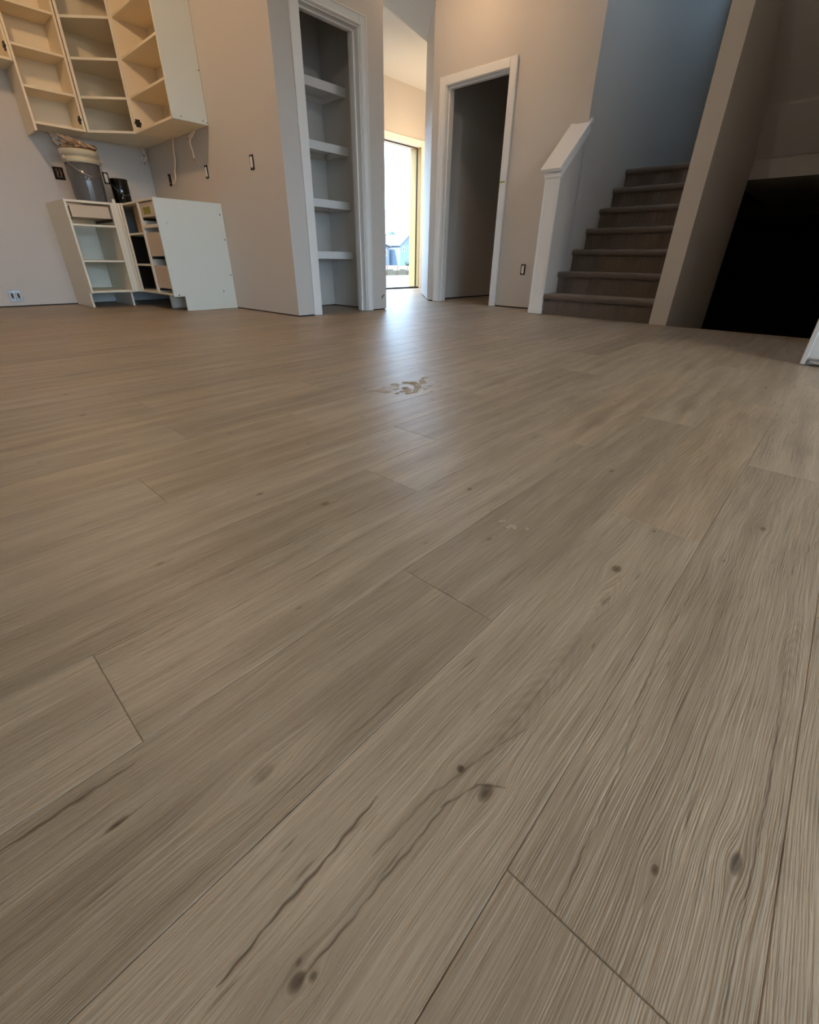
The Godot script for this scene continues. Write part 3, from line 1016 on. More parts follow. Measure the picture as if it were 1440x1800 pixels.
func uppers() -> void:
	var th := 0.018
	var shelf_y := [1.699, 1.957, 2.218]
	# left box, on the front wall
	var t := thing("wall_cabinet", "open white wall cabinet left of the corner cabinet, side panel hanging lower", "cabinet", Vector3(-6.03, UB, -1.61))
	var o := Vector3(-6.03, UB, -1.61)
	pan(t, "side_panel", -6.028, 1.40, -1.407, -5.727, UT, -1.407 - th, M.mel_warm)
	pan(t, "side_panel", -6.028, UB, -1.808 + th, -5.727, UT, -1.808, M.mel_warm)
	pan(t, "bottom_panel", -6.028, UB, -1.425, -5.729, UB + th, -1.79, M.mel_warm)
	pan(t, "top_panel", -6.028, UT - th, -1.425, -5.729, UT, -1.79, M.mel_warm)
	pan(t, "back_panel", -6.028, UB + th, -1.425, -6.015, UT - th, -1.79, M.mel_warm)
	for y in shelf_y: pan(t, "shelf", -6.015, y - th / 2, -1.426, -5.735, y + th / 2, -1.789, M.mel_warm)
	hinge(t, -5.752 - o.x, UB + 0.085 - o.y, -1.787 - o.z, 0.018, 0.006)
	# diagonal corner box
	t = thing("corner_wall_cabinet", "open white diagonal cabinet in the upper corner between two wall cabinets", "cabinet", Vector3(-6.03, UB, -2.431))
	o = Vector3(-6.03, UB, -2.431)
	var penta := func(ins: float, y: float) -> Array:
		return [Vector3(0.002 + ins, y, 0.002 + ins), Vector3(0.002 + ins, y, 0.614 - ins), Vector3(0.303 - ins * 0.4, y, 0.614 - ins), Vector3(0.614 - ins, y, 0.303 - ins * 0.4), Vector3(0.614 - ins, y, 0.002 + ins)]
	var s2 := nst()
	prism(s2, penta.call(0.0, 0.0), Vector3(0, th, 0)); obj("bottom_panel", s2, M.mel, t)
	s2 = nst()
	prism(s2, penta.call(0.0, UT - UB - th), Vector3(0, th, 0)); obj("top_panel", s2, M.mel, t)
	for y in shelf_y:
		s2 = nst()
		prism(s2, penta.call(th * 0.9, y - UB - th / 2), Vector3(0, th, 0)); obj("shelf", s2, M.mel, t)
	pan(t, "back_panel", -6.028, UB + th, -2.429, -6.013, UT - th, -1.835, M.mel_warm)
	pan(t, "back_panel", -6.013, UB + th, -2.429, -5.434, UT - th, -2.414, M.mel_warm)
	# the sides, mitred at the front
	s2 = nst()
	prism(s2, [Vector3(0.002, th, 0.614), Vector3(0.303, th, 0.614), Vector3(0.315, th, 0.597), Vector3(0.310, th, 0.594), Vector3(0.002, th, 0.596)], Vector3(0, UT - UB - th * 2, 0)); obj("side_panel", s2, M.mel, t)
	s2 = nst()
	prism(s2, [Vector3(0.614, th, 0.002), Vector3(0.614, th, 0.303), Vector3(0.597, th, 0.315), Vector3(0.594, th, 0.310), Vector3(0.596, th, 0.002)], Vector3(0, UT - UB - th * 2, 0)); obj("side_panel", s2, M.mel, t)
	# right box, on the kitchen side of the pantry
	t = thing("wall_cabinet", "open white wall cabinet right of the corner cabinet with a wide closed end panel", "cabinet", Vector3(-5.01, UB, -2.431))
	o = Vector3(-5.01, UB, -2.431)
	pan(t, "side_panel", -5.413, UB, -2.429, -5.413 + th, UT, -2.126, M.mel_warm)
	pan(t, "end_panel", -4.605 - th, UB, -2.429, -4.605, UT, -2.124, M.panel)
	pan(t, "bottom_panel", -5.395, UB, -2.429, -4.623, UB + th, -2.127, M.mel_warm)
	pan(t, "top_panel", -5.395, UT - th, -2.429, -4.623, UT, -2.127, M.mel_warm)
	pan(t, "back_panel", -5.395, UB + th, -2.429, -4.623, UT - th, -2.416, M.mel_warm)
	for y in shelf_y: pan(t, "shelf", -5.394, y - th / 2, -2.416, -4.624, y + th / 2, -2.134, M.mel_warm)
	hinge(t, -5.392 - o.x, UB + 0.075 - o.y, -2.155 - o.z, 0.006, 0.02)
	for y in [1.63, 1.89, 2.15]:
		var sp := nst()
		for q in [[-4.95, -2.409]]:
			B(sp, q[0] - 0.007 - o.x, y + 0.02 - o.y, q[1] - 0.008 - o.z, q[0] + 0.007 - o.x, y + 0.036 - o.y, q[1] - o.z, 0.002)
		obj("screw_cap", sp, M.bronze, t)
	for q in [[1.465, -2.42], [1.472, -2.20], [1.80, -2.42], [1.472, -2.385]]:
		var sn := nst()
		B(sn, -4.606 - o.x, q[0] - 0.004 - o.y, q[1] - 0.004 - o.z, -4.6035 - o.x, q[0] + 0.004 - o.y, q[1] + 0.004 - o.z, 0.001)
		obj("screw_head", sn, M.bronze, t)
	# the short cabinet at the frame's edge
	t = thing("wall_cabinet", "short white wall cabinet cut by the left edge of the photo", "cabinet", Vector3(-6.03, 1.84, -1.0))
	o = Vector3(-6.03, 1.84, -1.0)
	pan(t, "side_panel", -6.028, 1.84, -1.404, -5.727, UT, -1.404 + th, M.mel_warm)
	pan(t, "side_panel", -6.028, 1.84, -0.65 - th, -5.727, UT, -0.65, M.mel_warm)
	pan(t, "bottom_panel", -6.028, 1.84, -1.385, -5.729, 1.84 + th, -0.67, M.mel_warm)
	pan(t, "top_panel", -6.028, UT - th, -1.385, -5.729, UT, -0.67, M.mel_warm)
	pan(t, "back_panel", -6.028, 1.84 + th, -1.385, -6.015, UT - th, -0.67, M.mel_warm)
	pan(t, "shelf", -6.015, 2.17, -1.384, -5.735, 2.17 + th, -0.67, M.mel_warm)
	hinge(t, -5.752 - o.x, 1.84 + 0.09 - o.y, -1.383 - o.z, 0.018, 0.006)

const BT := 0.889
func gable(t: Node3D, z: float, th: float) -> void:       # a side with the toe notch
	var s := nst()
	var o := t.position
	B(s, -6.028 - o.x, 0.002, z - o.z, -5.50 - o.x, 0.13, z - th - o.z, 0.001)
	B(s, -6.028 - o.x, 0.13, z - o.z, -5.42 - o.x, BT, z - th - o.z, 0.001)
	obj("side_panel", s, M.mel, t)

func bases() -> void:
	var th := 0.018
	var o := Vector3(-6.03, 0, -1.58)
	var t := thing("base_cabinet", "white base cabinet with one shallow drawer over an open shelf, left of the corner", "cabinet", o)
	gable(t, -1.377, th)
	gable(t, -1.744, th)
	pan(t, "bottom_panel", -6.028, 0.134, -1.396, -5.422, 0.152, -1.743, M.mel)
	pan(t, "back_panel", -6.028, 0.153, -1.396, -6.018, BT - 0.02, -1.743, M.mel)
	pan(t, "top_rail", -5.52, BT - 0.02, -1.396, -5.421, BT - 0.001, -1.743, M.mel)
	pan(t, "top_rail", -6.018, BT - 0.02, -1.396, -5.90, BT - 0.001, -1.743, M.mel)
	pan(t, "rail", -5.50, 0.688, -1.396, -5.421, 0.704, -1.743, M.mel)
	pan(t, "shelf", -6.017, 0.398, -1.397, -5.43, 0.414, -1.742, M.mel)
	var d: Node3D = pan(t, "drawer", -5.455, 0.757, -1.413, -5.435, 0.853, -1.727, M.drawer)
	var s3 := nst()
	B(s3, -5.95 - o.x, 0.762, -1.418 - o.z, -5.456 - o.x, 0.84, -1.430 - o.z)
	B(s3, -5.95 - o.x, 0.762, -1.710 - o.z, -5.456 - o.x, 0.84, -1.722 - o.z)
	B(s3, -5.95 - o.x, 0.765, -1.430 - o.z, -5.456 - o.x, 0.772, -1.710 - o.z)
	obj("drawer_sides", s3, M.drawer, d)
	pan(t, "drawer_slide", -5.93, 0.735, -1.397, -5.44, 0.757, -1.409, M.bronze)
	pan(t, "drawer_slide", -5.93, 0.735, -1.731, -5.44, 0.757, -1.742, M.bronze)
	pan(t, "filler_strip", -5.44, 0.134, -1.763, -5.42, BT, -1.806, M.mel)
	var fs: Node3D = pan(t, "scribe_block", -5.445, BT, -1.775, -5.425, BT + 0.03, -1.80, M.mel)
	fs.set_meta("label", "small white block standing up at the cabinet corner")
	# blind corner unit with open shelves, facing +z
	o = Vector3(-5.42, 0, -2.431)
	t = thing("corner_base_cabinet", "open-shelved white base unit in the corner beside the drawer stack", "cabinet", o)
	pan(t, "side_panel", -6.028, 0.134, -1.808, -5.42, BT, -1.808 - th, M.mel)
	pan(t, "side_panel", -4.985 - th, 0.002, -2.429, -4.985, BT, -1.93, M.mel)
	pan(t, "side_panel", -4.985 - th, 0.134, -1.93, -4.985, BT, -1.826, M.mel)
	pan(t, "stile", -5.418, 0.134, -1.826, -5.385, BT, -1.842, M.mel)
	pan(t, "bottom_panel", -6.02, 0.134, -2.429, -5.004, 0.152, -1.830, M.mel)
	pan(t, "back_panel", -6.02, 0.153, -2.429, -5.004, BT - 0.02, -2.417, M.deep_shade)  # shade of the deep compartments painted into its colour
	pan(t, "top_panel", -6.02, BT - 0.018, -2.416, -5.004, BT - 0.001, -1.843, M.mel)
	pan(t, "shelf", -6.0, 0.629, -2.415, -5.004, 0.645, -1.834, M.mel)
	pan(t, "shelf", -6.0, 0.370, -2.415, -5.004, 0.386, -1.834, M.mel)
	var fb: Node3D = pan(t, "inner_board", -5.384, 0.646, -1.935, -5.004, BT - 0.02, -1.925, M.board)
	fb.set_meta("label", "tan board closing the upper compartment")
	pan(t, "inner_side", -5.62, 0.153, -2.415, -5.605, 0.628, -1.86, M.deep_shade)  # dark colour imitates the shade in the lower compartments
	# drawer stack with the big end panel
	o = Vector3(-4.8, 0, -2.431)
	t = thing("drawer_base_cabinet", "narrow white stack of three frontless drawers with a large plain end panel", "cabinet", o)
	var st := nst()
	var X := -4.613 - o.x
	var pz := func(z: float, y: float) -> Vector3: return Vector3(X - th, y, z - o.z)
	# L-shaped end panel: two boxes so that the notch is real
	B(st, X - th, 0.002, -2.429 - o.z, X, 0.129, -1.922 - o.z, 0.001)
	B(st, X - th, 0.127, -2.429 - o.z, X, BT, -1.823 - o.z, 0.001)
	obj("end_panel", st, M.panel, t)
	for q in [[0.71, -1.90], [0.16, -2.31], [0.80, -2.40], [0.14, -1.87], [0.60, -2.41], [0.30, -2.41]]:
		st = nst()
		B(st, X - 0.001, q[0] - 0.005, q[1] - 0.005 - o.z, X + 0.0025, q[0] + 0.005, q[1] + 0.005 - o.z, 0.001)
		obj("screw_head", st, M.bronze if q[0] != 0.71 else M.steel, t)
	pan(t, "side_panel", -4.983, 0.002, -2.429, -4.983 + th, BT, -1.93, M.mel)
	pan(t, "side_panel", -4.983, 0.134, -1.93, -4.983 + th, BT, -1.824, M.mel)
	pan(t, "bottom_panel", -4.964, 0.134, -2.429, -4.632, 0.152, -1.826, M.mel)
	pan(t, "back_panel", -4.964, 0.153, -2.429, -4.632, BT - 0.02, -2.417, M.mel)
	pan(t, "top_panel", -4.964, BT - 0.018, -2.416, -4.632, BT - 0.001, -1.825, M.mel)
	pan(t, "rail", -4.964, 0.675, -1.90, -4.632, 0.701, -1.825, M.mel)
	var n := 0
	for dy in [[0.757, 0.866], [0.455, 0.640], [0.190, 0.378]]:
		var dr: Node3D = pan(t, "drawer", -4.958, dy[0], -1.852, -4.640, dy[1], -1.834, M.drawer)
		var s4 := nst()
		B(s4, -4.955 - o.x, dy[0], -2.38 - o.z, -4.943 - o.x, dy[1] - 0.01, -1.853 - o.z)
		B(s4, -4.655 - o.x, dy[0], -2.38 - o.z, -4.643 - o.x, dy[1] - 0.01, -1.853 - o.z)
		B(s4, -4.943 - o.x, dy[0] + 0.003, -2.38 - o.z, -4.655 - o.x, dy[0] + 0.01, -1.853 - o.z)
		obj("drawer_sides", s4, M.drawer, dr)
		if n == 0:
			s4 = nst()
			B(s4, -4.89 - o.x, dy[0] + 0.02, -1.834 - o.z, -4.74 - o.x, dy[0] + 0.072, -1.8325 - o.z)
			var lb := obj("sticker", s4, M.sticker, dr)
			lb.set_meta("label", "yellow-green sticker")
		n += 1
	for y in [0.735, 0.43, 0.165]:
		pan(t, "drawer_slide", -4.963, y, -2.38, -4.952, y + 0.02, -1.84, M.bronze)
		pan(t, "drawer_slide", -4.644, y, -2.38, -4.633, y + 0.02, -1.84, M.bronze)

# ------------------------------------------------------------------ loose things and electrics
func loose() -> void:
	var at := Vector3(-5.69, BT + 0.001, -1.685)
	var t := thing("bucket", "grey plastic pail with a cream ribbed rim on top of the left base cabinet", "bucket", at)
	var st := nst()
	lathe(st, [Vector2(0, 0), Vector2(0.122, 0), Vector2(0.127, 0.004), Vector2(0.128, 0.012), Vector2(0.1345, 0.16), Vector2(0.141, 0.315), Vector2(0.136, 0.315), Vector2(0.12, 0.012), Vector2(0, 0.01)], Vector3.ZERO, 56)
	obj("body", st, M.bucket, t)
	st = nst()
	lathe(st, [Vector2(0.140, 0.300), Vector2(0.147, 0.302), Vector2(0.149, 0.318), Vector2(0.149, 0.336), Vector2(0.1415, 0.338), Vector2(0.1415, 0.352), Vector2(0.152, 0.354), Vector2(0.154, 0.385), Vector2(0.152, 0.398), Vector2(0.144, 0.402), Vector2(0.140, 0.398), Vector2(0.138, 0.31)], Vector3.ZERO, 56)
	obj("rim", st, M.bucket_rim, t)
	st = nst()
	lathe(st, [Vector2(0, 0.388), Vector2(0.139, 0.388), Vector2(0.1395, 0.38), Vector2(0, 0.375)], Vector3.ZERO, 40)
	obj("lid", st, M.bucket_rim, t)
	st = nst()
	var pts := []
	for i in 25:
		var a := PI * i / 24
		var dx := 0.10 * sin(a)
		pts.append(Vector3(0.118 + dx * 0.35, 0.325 - 0.135 * sin(a), 0.100 * cos(a) * 1.05 + 0.0))
	tube(st, [Vector3(0.05, 0.33, 0.148), Vector3(0.095, 0.29, 0.135), Vector3(0.132, 0.245, 0.095), Vector3(0.156, 0.205, 0.03), Vector3(0.160, 0.192, -0.02), Vector3(0.15, 0.205, -0.07), Vector3(0.115, 0.26, -0.12), Vector3(0.04, 0.33, -0.150)], 0.0022, 8)
	obj("bail_wire", st, M.steel, t)
	st = nst()
	B(st, 0.02, 0.318, 0.142, 0.08, 0.345, 0.158, 0.004)
	obj("bail_ear", st, M.bucket_rim, t)
	st = nst()
	B(st, 0.01, 0.318, -0.158, 0.07, 0.345, -0.142, 0.004)
	obj("bail_ear", st, M.bucket_rim, t)
	# rags on the lid
	t = thing("rag", "crumpled tan rags heaped on the bucket lid", "rag", at + Vector3(0, 0.405, 0))
	st = nst()
	blob(st, Vector3(0.045, 0.026, 0.04), Vector3(0.08, 0.028, 0.085), 1.0, 3, 1.3, 40, 24)
	obj("rag_fold", st, M.rag, t)
	st = nst()
	blob(st, Vector3(0.03, 0.020, -0.055), Vector3(0.07, 0.022, 0.06), 1.0, 9, 1.6, 40, 24)
	obj("rag_fold", st, M.rag, t)
	var rc := RandomNumberGenerator.new(); rc.seed = 15
	for i in 9:
		st = nst()
		var z0 := 0.135 - 0.02 * i + rc.randf_range(-0.01, 0.01)
		var c0 := [Vector3(0.02 + rc.randf() * 0.05, 0.085 - 0.004 * i + rc.randf() * 0.012, z0), Vector3(0.06 + rc.randf() * 0.03, 0.062 - 0.003 * i, z0 - 0.035), Vector3(0.085 + rc.randf() * 0.03, 0.042 - 0.002 * i, z0 - 0.07), Vector3(0.10 + rc.randf() * 0.03, 0.014, z0 - 0.105)]
		tube(st, curve(c0, 6), rc.randf_range(0.006, 0.011), 8)
		obj("rag_fold", st, [M.rag, mat(Color(0.80, 0.66, 0.52), 0.95), mat(Color(0.55, 0.43, 0.33), 0.95)][i % 3], t)
	st = nst()
	blob(st, Vector3(0.06, 0.022, -0.105), Vector3(0.03, 0.022, 0.03), 0.5, 12, 2.0)
	obj("rag_fold", st, mat(Color(0.25, 0.18, 0.13), 0.95), t)
	# black can
	at = Vector3(-5.665, BT + 0.001, -1.955)
	t = thing("paint_can", "glossy black gallon can beside the bucket, with a thin wire handle", "can", at)
	st = nst()
	lathe(st, [Vector2(0, 0.0), Vector2(0.077, 0.0), Vector2(0.079, 0.003), Vector2(0.079, 0.007), Vector2(0.077, 0.010), Vector2(0.077, 0.205), Vector2(0.079, 0.208), Vector2(0.079, 0.213), Vector2(0.076, 0.216), Vector2(0.070, 0.213), Vector2(0, 0.213)], Vector3.ZERO, 48)
	obj("body", st, M.can, t)
	st = nst()
	lathe(st, [Vector2(0.071, 0.2135), Vector2(0.066, 0.217), Vector2(0.06, 0.212), Vector2(0, 0.212)], Vector3.ZERO, 40)
	obj("lid", st, M.steel, t)
	st = nst()
	tube(st, curve([Vector3(0.03, 0.165, 0.073), Vector3(0.06, 0.13, 0.065), Vector3(0.088, 0.09, 0.02), Vector3(0.088, 0.08, -0.02), Vector3(0.06, 0.11, -0.065), Vector3(0.02, 0.165, -0.076)]), 0.0013, 6)
	obj("bail_wire", st, M.steel, t)

# an electrical box in a wall. n = outward normal, w/h in metres
func ebox(called: String, label: String, at: Vector3, n: Vector3, gangs := 1, style := 0) -> void:
	var t := thing(called, label, "outlet box", at)
	t.basis = Basis(Vector3.UP.cross(n), Vector3.UP, n)
	var w := 0.052 if gangs == 1 else (0.084 if style == 1 else 0.104)
	var st := nst()
	# hollow box: four walls and a back, set against the wall, with a lip
	var d0 := -0.002
	var d1 := 0.004
	B(st, -w / 2, -0.05, d0, w / 2, -0.046, d1, 0.001)
	B(st, -w / 2, 0.046, d0, w / 2, 0.05, d1, 0.001)
	B(st, -w / 2, -0.046, d0, -w / 2 + 0.004, 0.046, d1, 0.001)
	B(st, w / 2 - 0.004, -0.046, d0, w / 2, 0.046, d1, 0.001)
	obj("box_rim", st, M.dark if style != 2 else M.zinc, t)
	st = nst()
	B(st, -w / 2 + 0.004, -0.046, d0, w / 2 - 0.004, 0.046, 0.001)
	obj("box_back", st, M.dark if style != 2 else M.zinc, t)
	for g in gangs:
		var cx := (g - (gangs - 1) / 2.0) * (w - 0.056 if gangs > 1 else 0.0)
		if style == 0:
			st = nst()
			B(st, cx - 0.015, -0.036, 0.001, cx + 0.015, 0.036, 0.010, 0.004)
			obj("receptacle", st, M.white_pl, t)
			for y in [-0.044, 0.038]:
				st = nst()
				B(st, cx - 0.011, y, 0.002, cx + 0.011, y + 0.006, 0.005, 0.001)
				obj("strap", st, M.zinc, t)
		elif style == 1:
			st = nst()
			tube(st, curve([Vector3(cx - 0.008, -0.03, 0.004), Vector3(cx + 0.006, 0.0, 0.016), Vector3(cx - 0.006, 0.025, 0.010), Vector3(cx + 0.008, 0.036, 0.003)]), 0.003, 6)
			tube(st, curve([Vector3(cx + 0.010, -0.034, 0.004), Vector3(cx - 0.004, -0.006, 0.012), Vector3(cx + 0.01, 0.02, 0.008)]), 0.003, 6)
			obj("wire_loop", st, mat(Color(0.62, 0.52, 0.44), 0.5), t)
		else:
			st = nst()
			tube(st, curve([Vector3(cx - 0.016, -0.040, 0.004), Vector3(cx - 0.018, 0.012, 0.020), Vector3(cx, 0.036, 0.022), Vector3(cx + 0.016, 0.010, 0.018), Vector3(cx + 0.010, -0.038, 0.006)]), 0.006, 7)
			obj("wire_loop", st, M.white_pl, t)
			st = nst()
			B(st, cx - 0.006, -0.02, 0.002, cx + 0.006, 0.02, 0.008, 0.002)
			obj("clamp", st, M.dark, t)

func hanging(called: String, label: String, strands: Array, r := 0.004) -> void:
	var at: Vector3 = strands[0][0]
	var t := thing(called, label, "wire", at)
	for s in strands:
		var rel := []
		for p in s: rel.append(p - at)
		var st := nst()
		tube(st, curve(rel, 7), r, 7)
		obj("strand", st, M.wire, t)
		st = nst()
		var e: Vector3 = rel[-1]
		var b: Vector3 = (rel[-1] - rel[-2]).normalized()
		tube(st, [e, e + b * 0.022], r * 0.45, 6)
		obj("copper_tip", st, M.copper, t)

func electrics() -> void:
	var ZB := -2.431
	ebox("outlet_box", "single outlet with dark box rim high on the tan wall beside the pantry", Vector3(-3.985, 1.135, ZB + 0.002), Vector3.BACK)
	ebox("outlet_box", "single white outlet on the wall under the right end of the cabinets", Vector3(-4.78, 1.14, ZB + 0.002), Vector3.BACK)
	ebox("outlet_box", "wall box with loose white wires, nearest the corner on the cabinet wall", Vector3(-5.59, 1.142, ZB + 0.002), Vector3.BACK, 1, 1)
	ebox("switch_box", "dark two-gang wall box with bundled wires left of the bucket", Vector3(-6.028, 1.14, -1.565), Vector3.RIGHT, 2, 1)
	ebox("outlet_box", "pale single outlet on the wall between bucket and black can", Vector3(-6.028, 1.145, -1.97), Vector3.RIGHT)
	ebox("range_outlet_box", "large metal two-gang box with thick white cables low on the left wall", Vector3(-6.028, 0.098, -0.88), Vector3.RIGHT, 2, 2)
	ebox("outlet_box", "single outlet low on the closet wall beside the half wall", Vector3(-2.685, 0.378, -4.728), Vector3.BACK)
	hanging("dangling_wire", "long twisted white wire hanging from the right cabinet to a wall box", [
		[Vector3(-5.29, 1.445, ZB + 0.02), Vector3(-5.30, 1.40, ZB + 0.03), Vector3(-5.345, 1.33, ZB + 0.02), Vector3(-5.33, 1.27, ZB + 0.028), Vector3(-5.40, 1.20, ZB + 0.02), Vector3(-5.39, 1.14, ZB + 0.03), Vector3(-5.45, 1.105, ZB + 0.03), Vector3(-5.50, 1.11, ZB + 0.02)],
		[Vector3(-5.285, 1.445, ZB + 0.03), Vector3(-5.325, 1.385, ZB + 0.02), Vector3(-5.32, 1.31, ZB + 0.03), Vector3(-5.37, 1.25, ZB + 0.02)]], 0.0065)
	hanging("dangling_wire", "short curled white wire hanging under the right end of the wall cabinet", [
		[Vector3(-4.80, 1.446, ZB + 0.03), Vector3(-4.82, 1.41, ZB + 0.05), Vector3(-4.89, 1.385, ZB + 0.05), Vector3(-4.93, 1.392, ZB + 0.03), Vector3(-4.95, 1.36, ZB + 0.03), Vector3(-4.925, 1.30, ZB + 0.03), Vector3(-4.915, 1.25, ZB + 0.035)],
		[Vector3(-4.82, 1.446, ZB + 0.025), Vector3(-4.84, 1.42, ZB + 0.05), Vector3(-4.90, 1.395, ZB + 0.06)]], 0.0065)
	hanging("dangling_wire", "knotted white wire stub hanging in the wall corner under the cabinets", [
		[Vector3(-6.015, 1.445, -2.375), Vector3(-5.995, 1.41, -2.38), Vector3(-6.0, 1.385, -2.40), Vector3(-5.98, 1.352, -2.395), Vector3(-5.985, 1.335, -2.36), Vector3(-6.005, 1.345, -2.345), Vector3(-5.995, 1.372, -2.375)],
		[Vector3(-6.018, 1.445, -2.395), Vector3(-6.0, 1.40, -2.40), Vector3(-5.985, 1.345, -2.385), Vector3(-5.98, 1.32, -2.372)]], 0.0075)
	hanging("dangling_wire", "wire bundle under the left wall cabinet behind the bucket rags", [
		[Vector3(-5.99, 1.445, -1.59), Vector3(-5.97, 1.42, -1.58), Vector3(-5.965, 1.395, -1.60), Vector3(-5.95, 1.37, -1.59), Vector3(-5.93, 1.35, -1.61)],
		[Vector3(-5.985, 1.445, -1.61), Vector3(-5.96, 1.415, -1.615), Vector3(-5.96, 1.385, -1.58), Vector3(-5.94, 1.36, -1.62)],
		[Vector3(-5.99, 1.445, -1.575), Vector3(-5.95, 1.425, -1.60), Vector3(-5.95, 1.395, -1.62)]], 0.0085)

func pantry() -> void:
	var labels := ["topmost white pantry shelf, high in the dark doorway", "second pantry shelf from the top", "third pantry shelf from the top", "lowest white pantry shelf, just above knee height"]
	var ys := [1.768, 1.354, 0.934, 0.516]
	for i in 4:
		var t := thing("pantry_shelf", labels[i], "shelf", Vector3(-4.24, ys[i], -2.975), "pantry shelves")
		var st := nst()
		B(st, 0.001, -0.022, -0.424, 0.322, -0.002, 0.423, 0.001)
		obj("board", st, M.trim, t)
		st = nst()
		B(st, 0.322, -0.064, -0.424, 0.341, 0.0, 0.423, 0.002)
		obj("front_edge", st, M.trim, t)
		st = nst()
		B(st, 0.001, -0.062, -0.424, 0.018, -0.022, 0.423, 0.001)
		B(st, 0.018, -0.062, -0.424, 0.322, -0.022, -0.406, 0.001)
		obj("cleat", st, M.trim, t)

func torn_corner() -> void:
	# bare corner bead and torn paper at the foot of the right wall
	var w := sroot("trim_7", "bare corner bead and torn drywall paper at the foot of the right wall")
	var st := nst()
	B(st, -0.081, 0.004, -3.112, -0.058, CEIL, -3.0965, 0.003)
	obj("corner_bead", st, M.wall, w)
	st = nst()
	B(st, -0.058, 0.004, -3.11, -0.045, 0.03, -3.0955, 0.001)
	for i in 9:
		B(st, -0.056 + 0.002 * (i % 3), 0.006 + i * 0.004, -3.0975, -0.046 + 0.002 * (i % 2), 0.008 + i * 0.004, -3.0945)
	obj("mesh_tape", st, M.zinc, w)
	st = nst()
	B(st, -0.045, 0.006, -3.106, 0.30, 0.035, -3.0985)
	obj("gypsum_core", st, M.gypsum, w)
	var r := RandomNumberGenerator.new(); r.seed = 3
	for i in 8:
		st = nst()
		var y := 0.010 + 0.0038 * i
		var pts := []
		for j in 9:
			pts.append(Vector3(-0.048 + 0.006 * r.randf() + j * 0.04, y + 0.004 * sin(j * 1.3 + i) + 0.002 * r.randf(), -3.095 + 0.004 * sin(j * 0.9 + i * 2.0)))
		tube(st, curve(pts, 4), 0.0014, 5)
		obj("torn_paper", st, M.paper, w)
	# a green paint scuff low on the pantry corner
	st = nst()
	r.seed = 8
	for i in 5:
		var c := Vector3(-3.5452, 0.105 + 0.012 * r.randf() + 0.006 * i, -3.455 - 0.008 * i)
		var pts := []
		for j in 6: pts.append(c + Vector3(0, sin(TAU * j / 6) * 0.012 * r.randf_range(0.5, 1.0), cos(TAU * j / 6) * 0.009 * r.randf_range(0.5, 1.0)))
		prism(st, pts, Vector3(0.0007, 0, 0))
	tag(obj("paint_scuff", st, mat(Color(0.32, 0.36, 0.16), 0.8)), "small green paint scuff low on the pantry wall corner", "scuff")

# ------------------------------------------------------------------ outside
func tree(at: Vector3, h: float, w: float, sd: int, label: String) -> void:
	var t := thing("tree", label, "tree", at, "trees behind the far houses")
	var st := nst()
	lathe(st, [Vector2(0.22, 0), Vector2(0.15, h * 0.5), Vector2(0.05, h * 0.8)], Vector3.ZERO, 8)
	obj("trunk", st, M.bark, t)
	st = nst()
	var r := RandomNumberGenerator.new(); r.seed = sd
	for i in 9:
		blob(st, Vector3(r.randf_range(-0.3, 0.3) * w, h * r.randf_range(0.4, 0.8), r.randf_range(-0.32, 0.32) * w), Vector3(w * 0.28, h * 0.2, w * 0.28), 0.5, sd + i, 2.5, 16, 10)
	obj("crown", st, M.leaf, t)

func house(at: Vector3, w: float, d: float, wall_h: float, roof_h: float, label: String, m: Material, wins: Array) -> void:
	var t := thing("house", label, "house", at, "")
	var st := nst()
	B(st, -d, 0, -w / 2, 0, wall_h, w / 2)
	obj("wall", st, m, t)
	st = nst()
	prism(st, [Vector3(0, wall_h, -w / 2), Vector3(0, wall_h, w / 2), Vector3(0, wall_h + roof_h - 0.1, 0)], Vector3(-d, 0, 0))
	obj("gable", st, M.siding_pale, t)
	for s in [-1.0, 1.0]:
		st = nst()
		var e := 0.35
		var sl := roof_h / (w / 2)
		prism(st, [Vector3(0.35, wall_h - e * sl, s * (w / 2 + e)), Vector3(0.35, wall_h + roof_h, 0), Vector3(0.35, wall_h + roof_h + 0.18, 0), Vector3(0.35, wall_h - e * sl + 0.18, s * (w / 2 + e))], Vector3(-d - 0.7, 0, 0))
		obj("roof", st, M.roof, t)
	for q in wins:
		st = nst()
		B(st, -0.02, q[1], q[0], 0.06, q[1] + q[3], q[0] + q[2], 0.01)
		var f := obj("window", st, M.vinyl, t)
		st = nst()
		B(st, 0.05, q[1] + 0.08, q[0] + 0.08, 0.075, q[1] + q[3] - 0.08, q[0] + q[2] - 0.08)
		obj("pane", st, M.pane_dark, f)

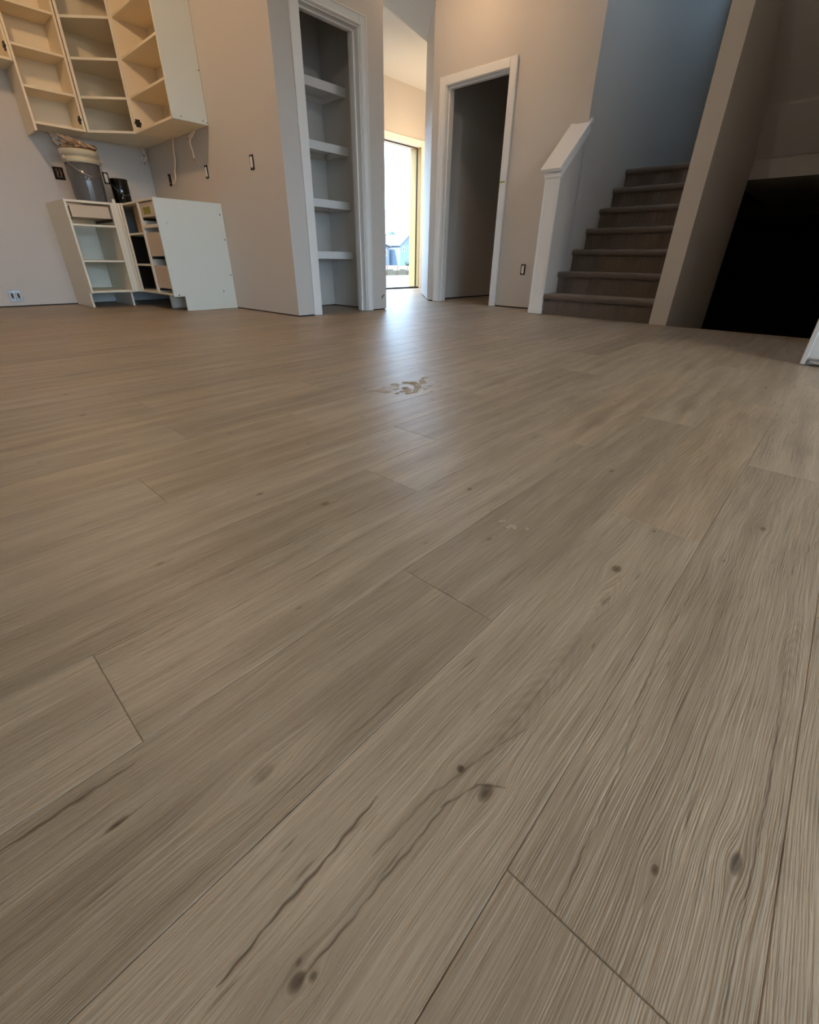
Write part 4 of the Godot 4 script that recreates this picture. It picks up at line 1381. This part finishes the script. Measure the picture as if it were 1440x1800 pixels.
func outside() -> void:
	var st := nst()
	B(st, -260, -0.8, -300, -7.9, -0.46, 200)
	B(st, -7.9, -0.8, 3.4, 200, -0.46, 200)
	B(st, 5.3, -0.8, -300, 200, -0.46, 3.4)
	var g := obj("ground", st, M.ground)
	g.set_meta("kind", "structure")
	st = nst()
	B(st, -7.9, -0.3, -7.6, -6.24, -0.02, -5.0, 0.01)
	B(st, -8.3, -0.5, -7.4, -7.9, -0.18, -5.2, 0.01)
	tag(obj("porch_slab", st, M.concrete), "pale concrete porch slab outside the front door", "porch")
	house(Vector3(-70, -0.46, -76.2), 5.2, 8.0, 3.6, 1.75, "blue-grey gabled house with one small window beyond the front door", M.siding, [[1.35, 2.4, 0.55, 0.9], [-1.6, 2.4, 0.8, 0.9]])
	house(Vector3(-72, -0.46, -68.5), 8.0, 9.0, 3.2, 1.0, "lower pale house to the left of the blue-grey gabled house", M.siding_pale, [[-3.2, 1.6, 0.9, 1.1], [-0.4, 0.6, 1.2, 1.6], [-1.8, 1.6, 0.8, 1.1]])
	tree(Vector3(-96, -0.46, -95.0), 7.1, 3.6, 31, "rounded dark tree clump above the pale house roof, left of three")
	tree(Vector3(-97, -0.46, -99.2), 7.6, 3.6, 44, "taller dark tree between the other two behind the houses")
	tree(Vector3(-96, -0.46, -103), 7.3, 3.4, 57, "dark tree closest to the blue-grey gable")
	var t := thing("bush", "small round shrub at the foot of the blue-grey house", "shrub", Vector3(-66, -0.46, -71.6))
	st = nst()
	for i in 4: blob(st, Vector3(0.2 * i, 0.45, 0.35 * (i % 2)), Vector3(0.5, 0.5, 0.5), 0.5, 70 + i, 2.5, 14, 9)
	obj("foliage", st, M.leaf, t)
	# low silt fence on stakes
	t = thing("silt_fence", "low pale fabric fence on wooden stakes across the bare lot", "fence", Vector3(-24, -0.46, -26))
	st = nst()
	var r := RandomNumberGenerator.new(); r.seed = 9
	for i in 30:
		var z := -5.0 + i * 0.34
		B(st, -0.02, 0.0, z, -0.005, 0.32 + 0.05 * sin(i * 1.7), z + 0.335)
	obj("fabric", st, M.fabric, t)
	for i in 11:
		st = nst()
		var z := -5.0 + i * 1.0
		B(st, 0, 0, z, 0.045, 0.55 + 0.08 * r.randf(), z + 0.045, 0.004)
		obj("stake", st, M.stake, t)

func _ready() -> void:
	rng.seed = 4242
	setup_camera_and_light()
	make_materials()
	walls()
	floors()
	trims()
	stairs()
	pantry()
	uppers()
	bases()
	for q in LAMPS: downlight(q[0], q[1], q[2], q[3], q[4])
	pendant(-5.05, -6.4, ENTRY_FILL_E, "added fill bulb brightening the entry, hidden behind the angled wall")
	loose()
	electrics()
	torn_corner()
	outside()

const LAMPS := [
	[-4.0, -0.8, 1.15, WARM, "recessed ceiling light in front of the kitchen corner"],
	[-3.4, -4.0, 0.36, WARM, "recessed ceiling light between pantry and closet"],
	[1.5, -2.0, 1.7, SOFT, "added fill light in the ceiling near the garden windows"],  # added to lift the near floor and the right wall
	[-1.4, -0.6, 0.5, SOFT, "added fill light in the ceiling above the middle of the floor"],  # added to lift the floor and the cabinet insides
]
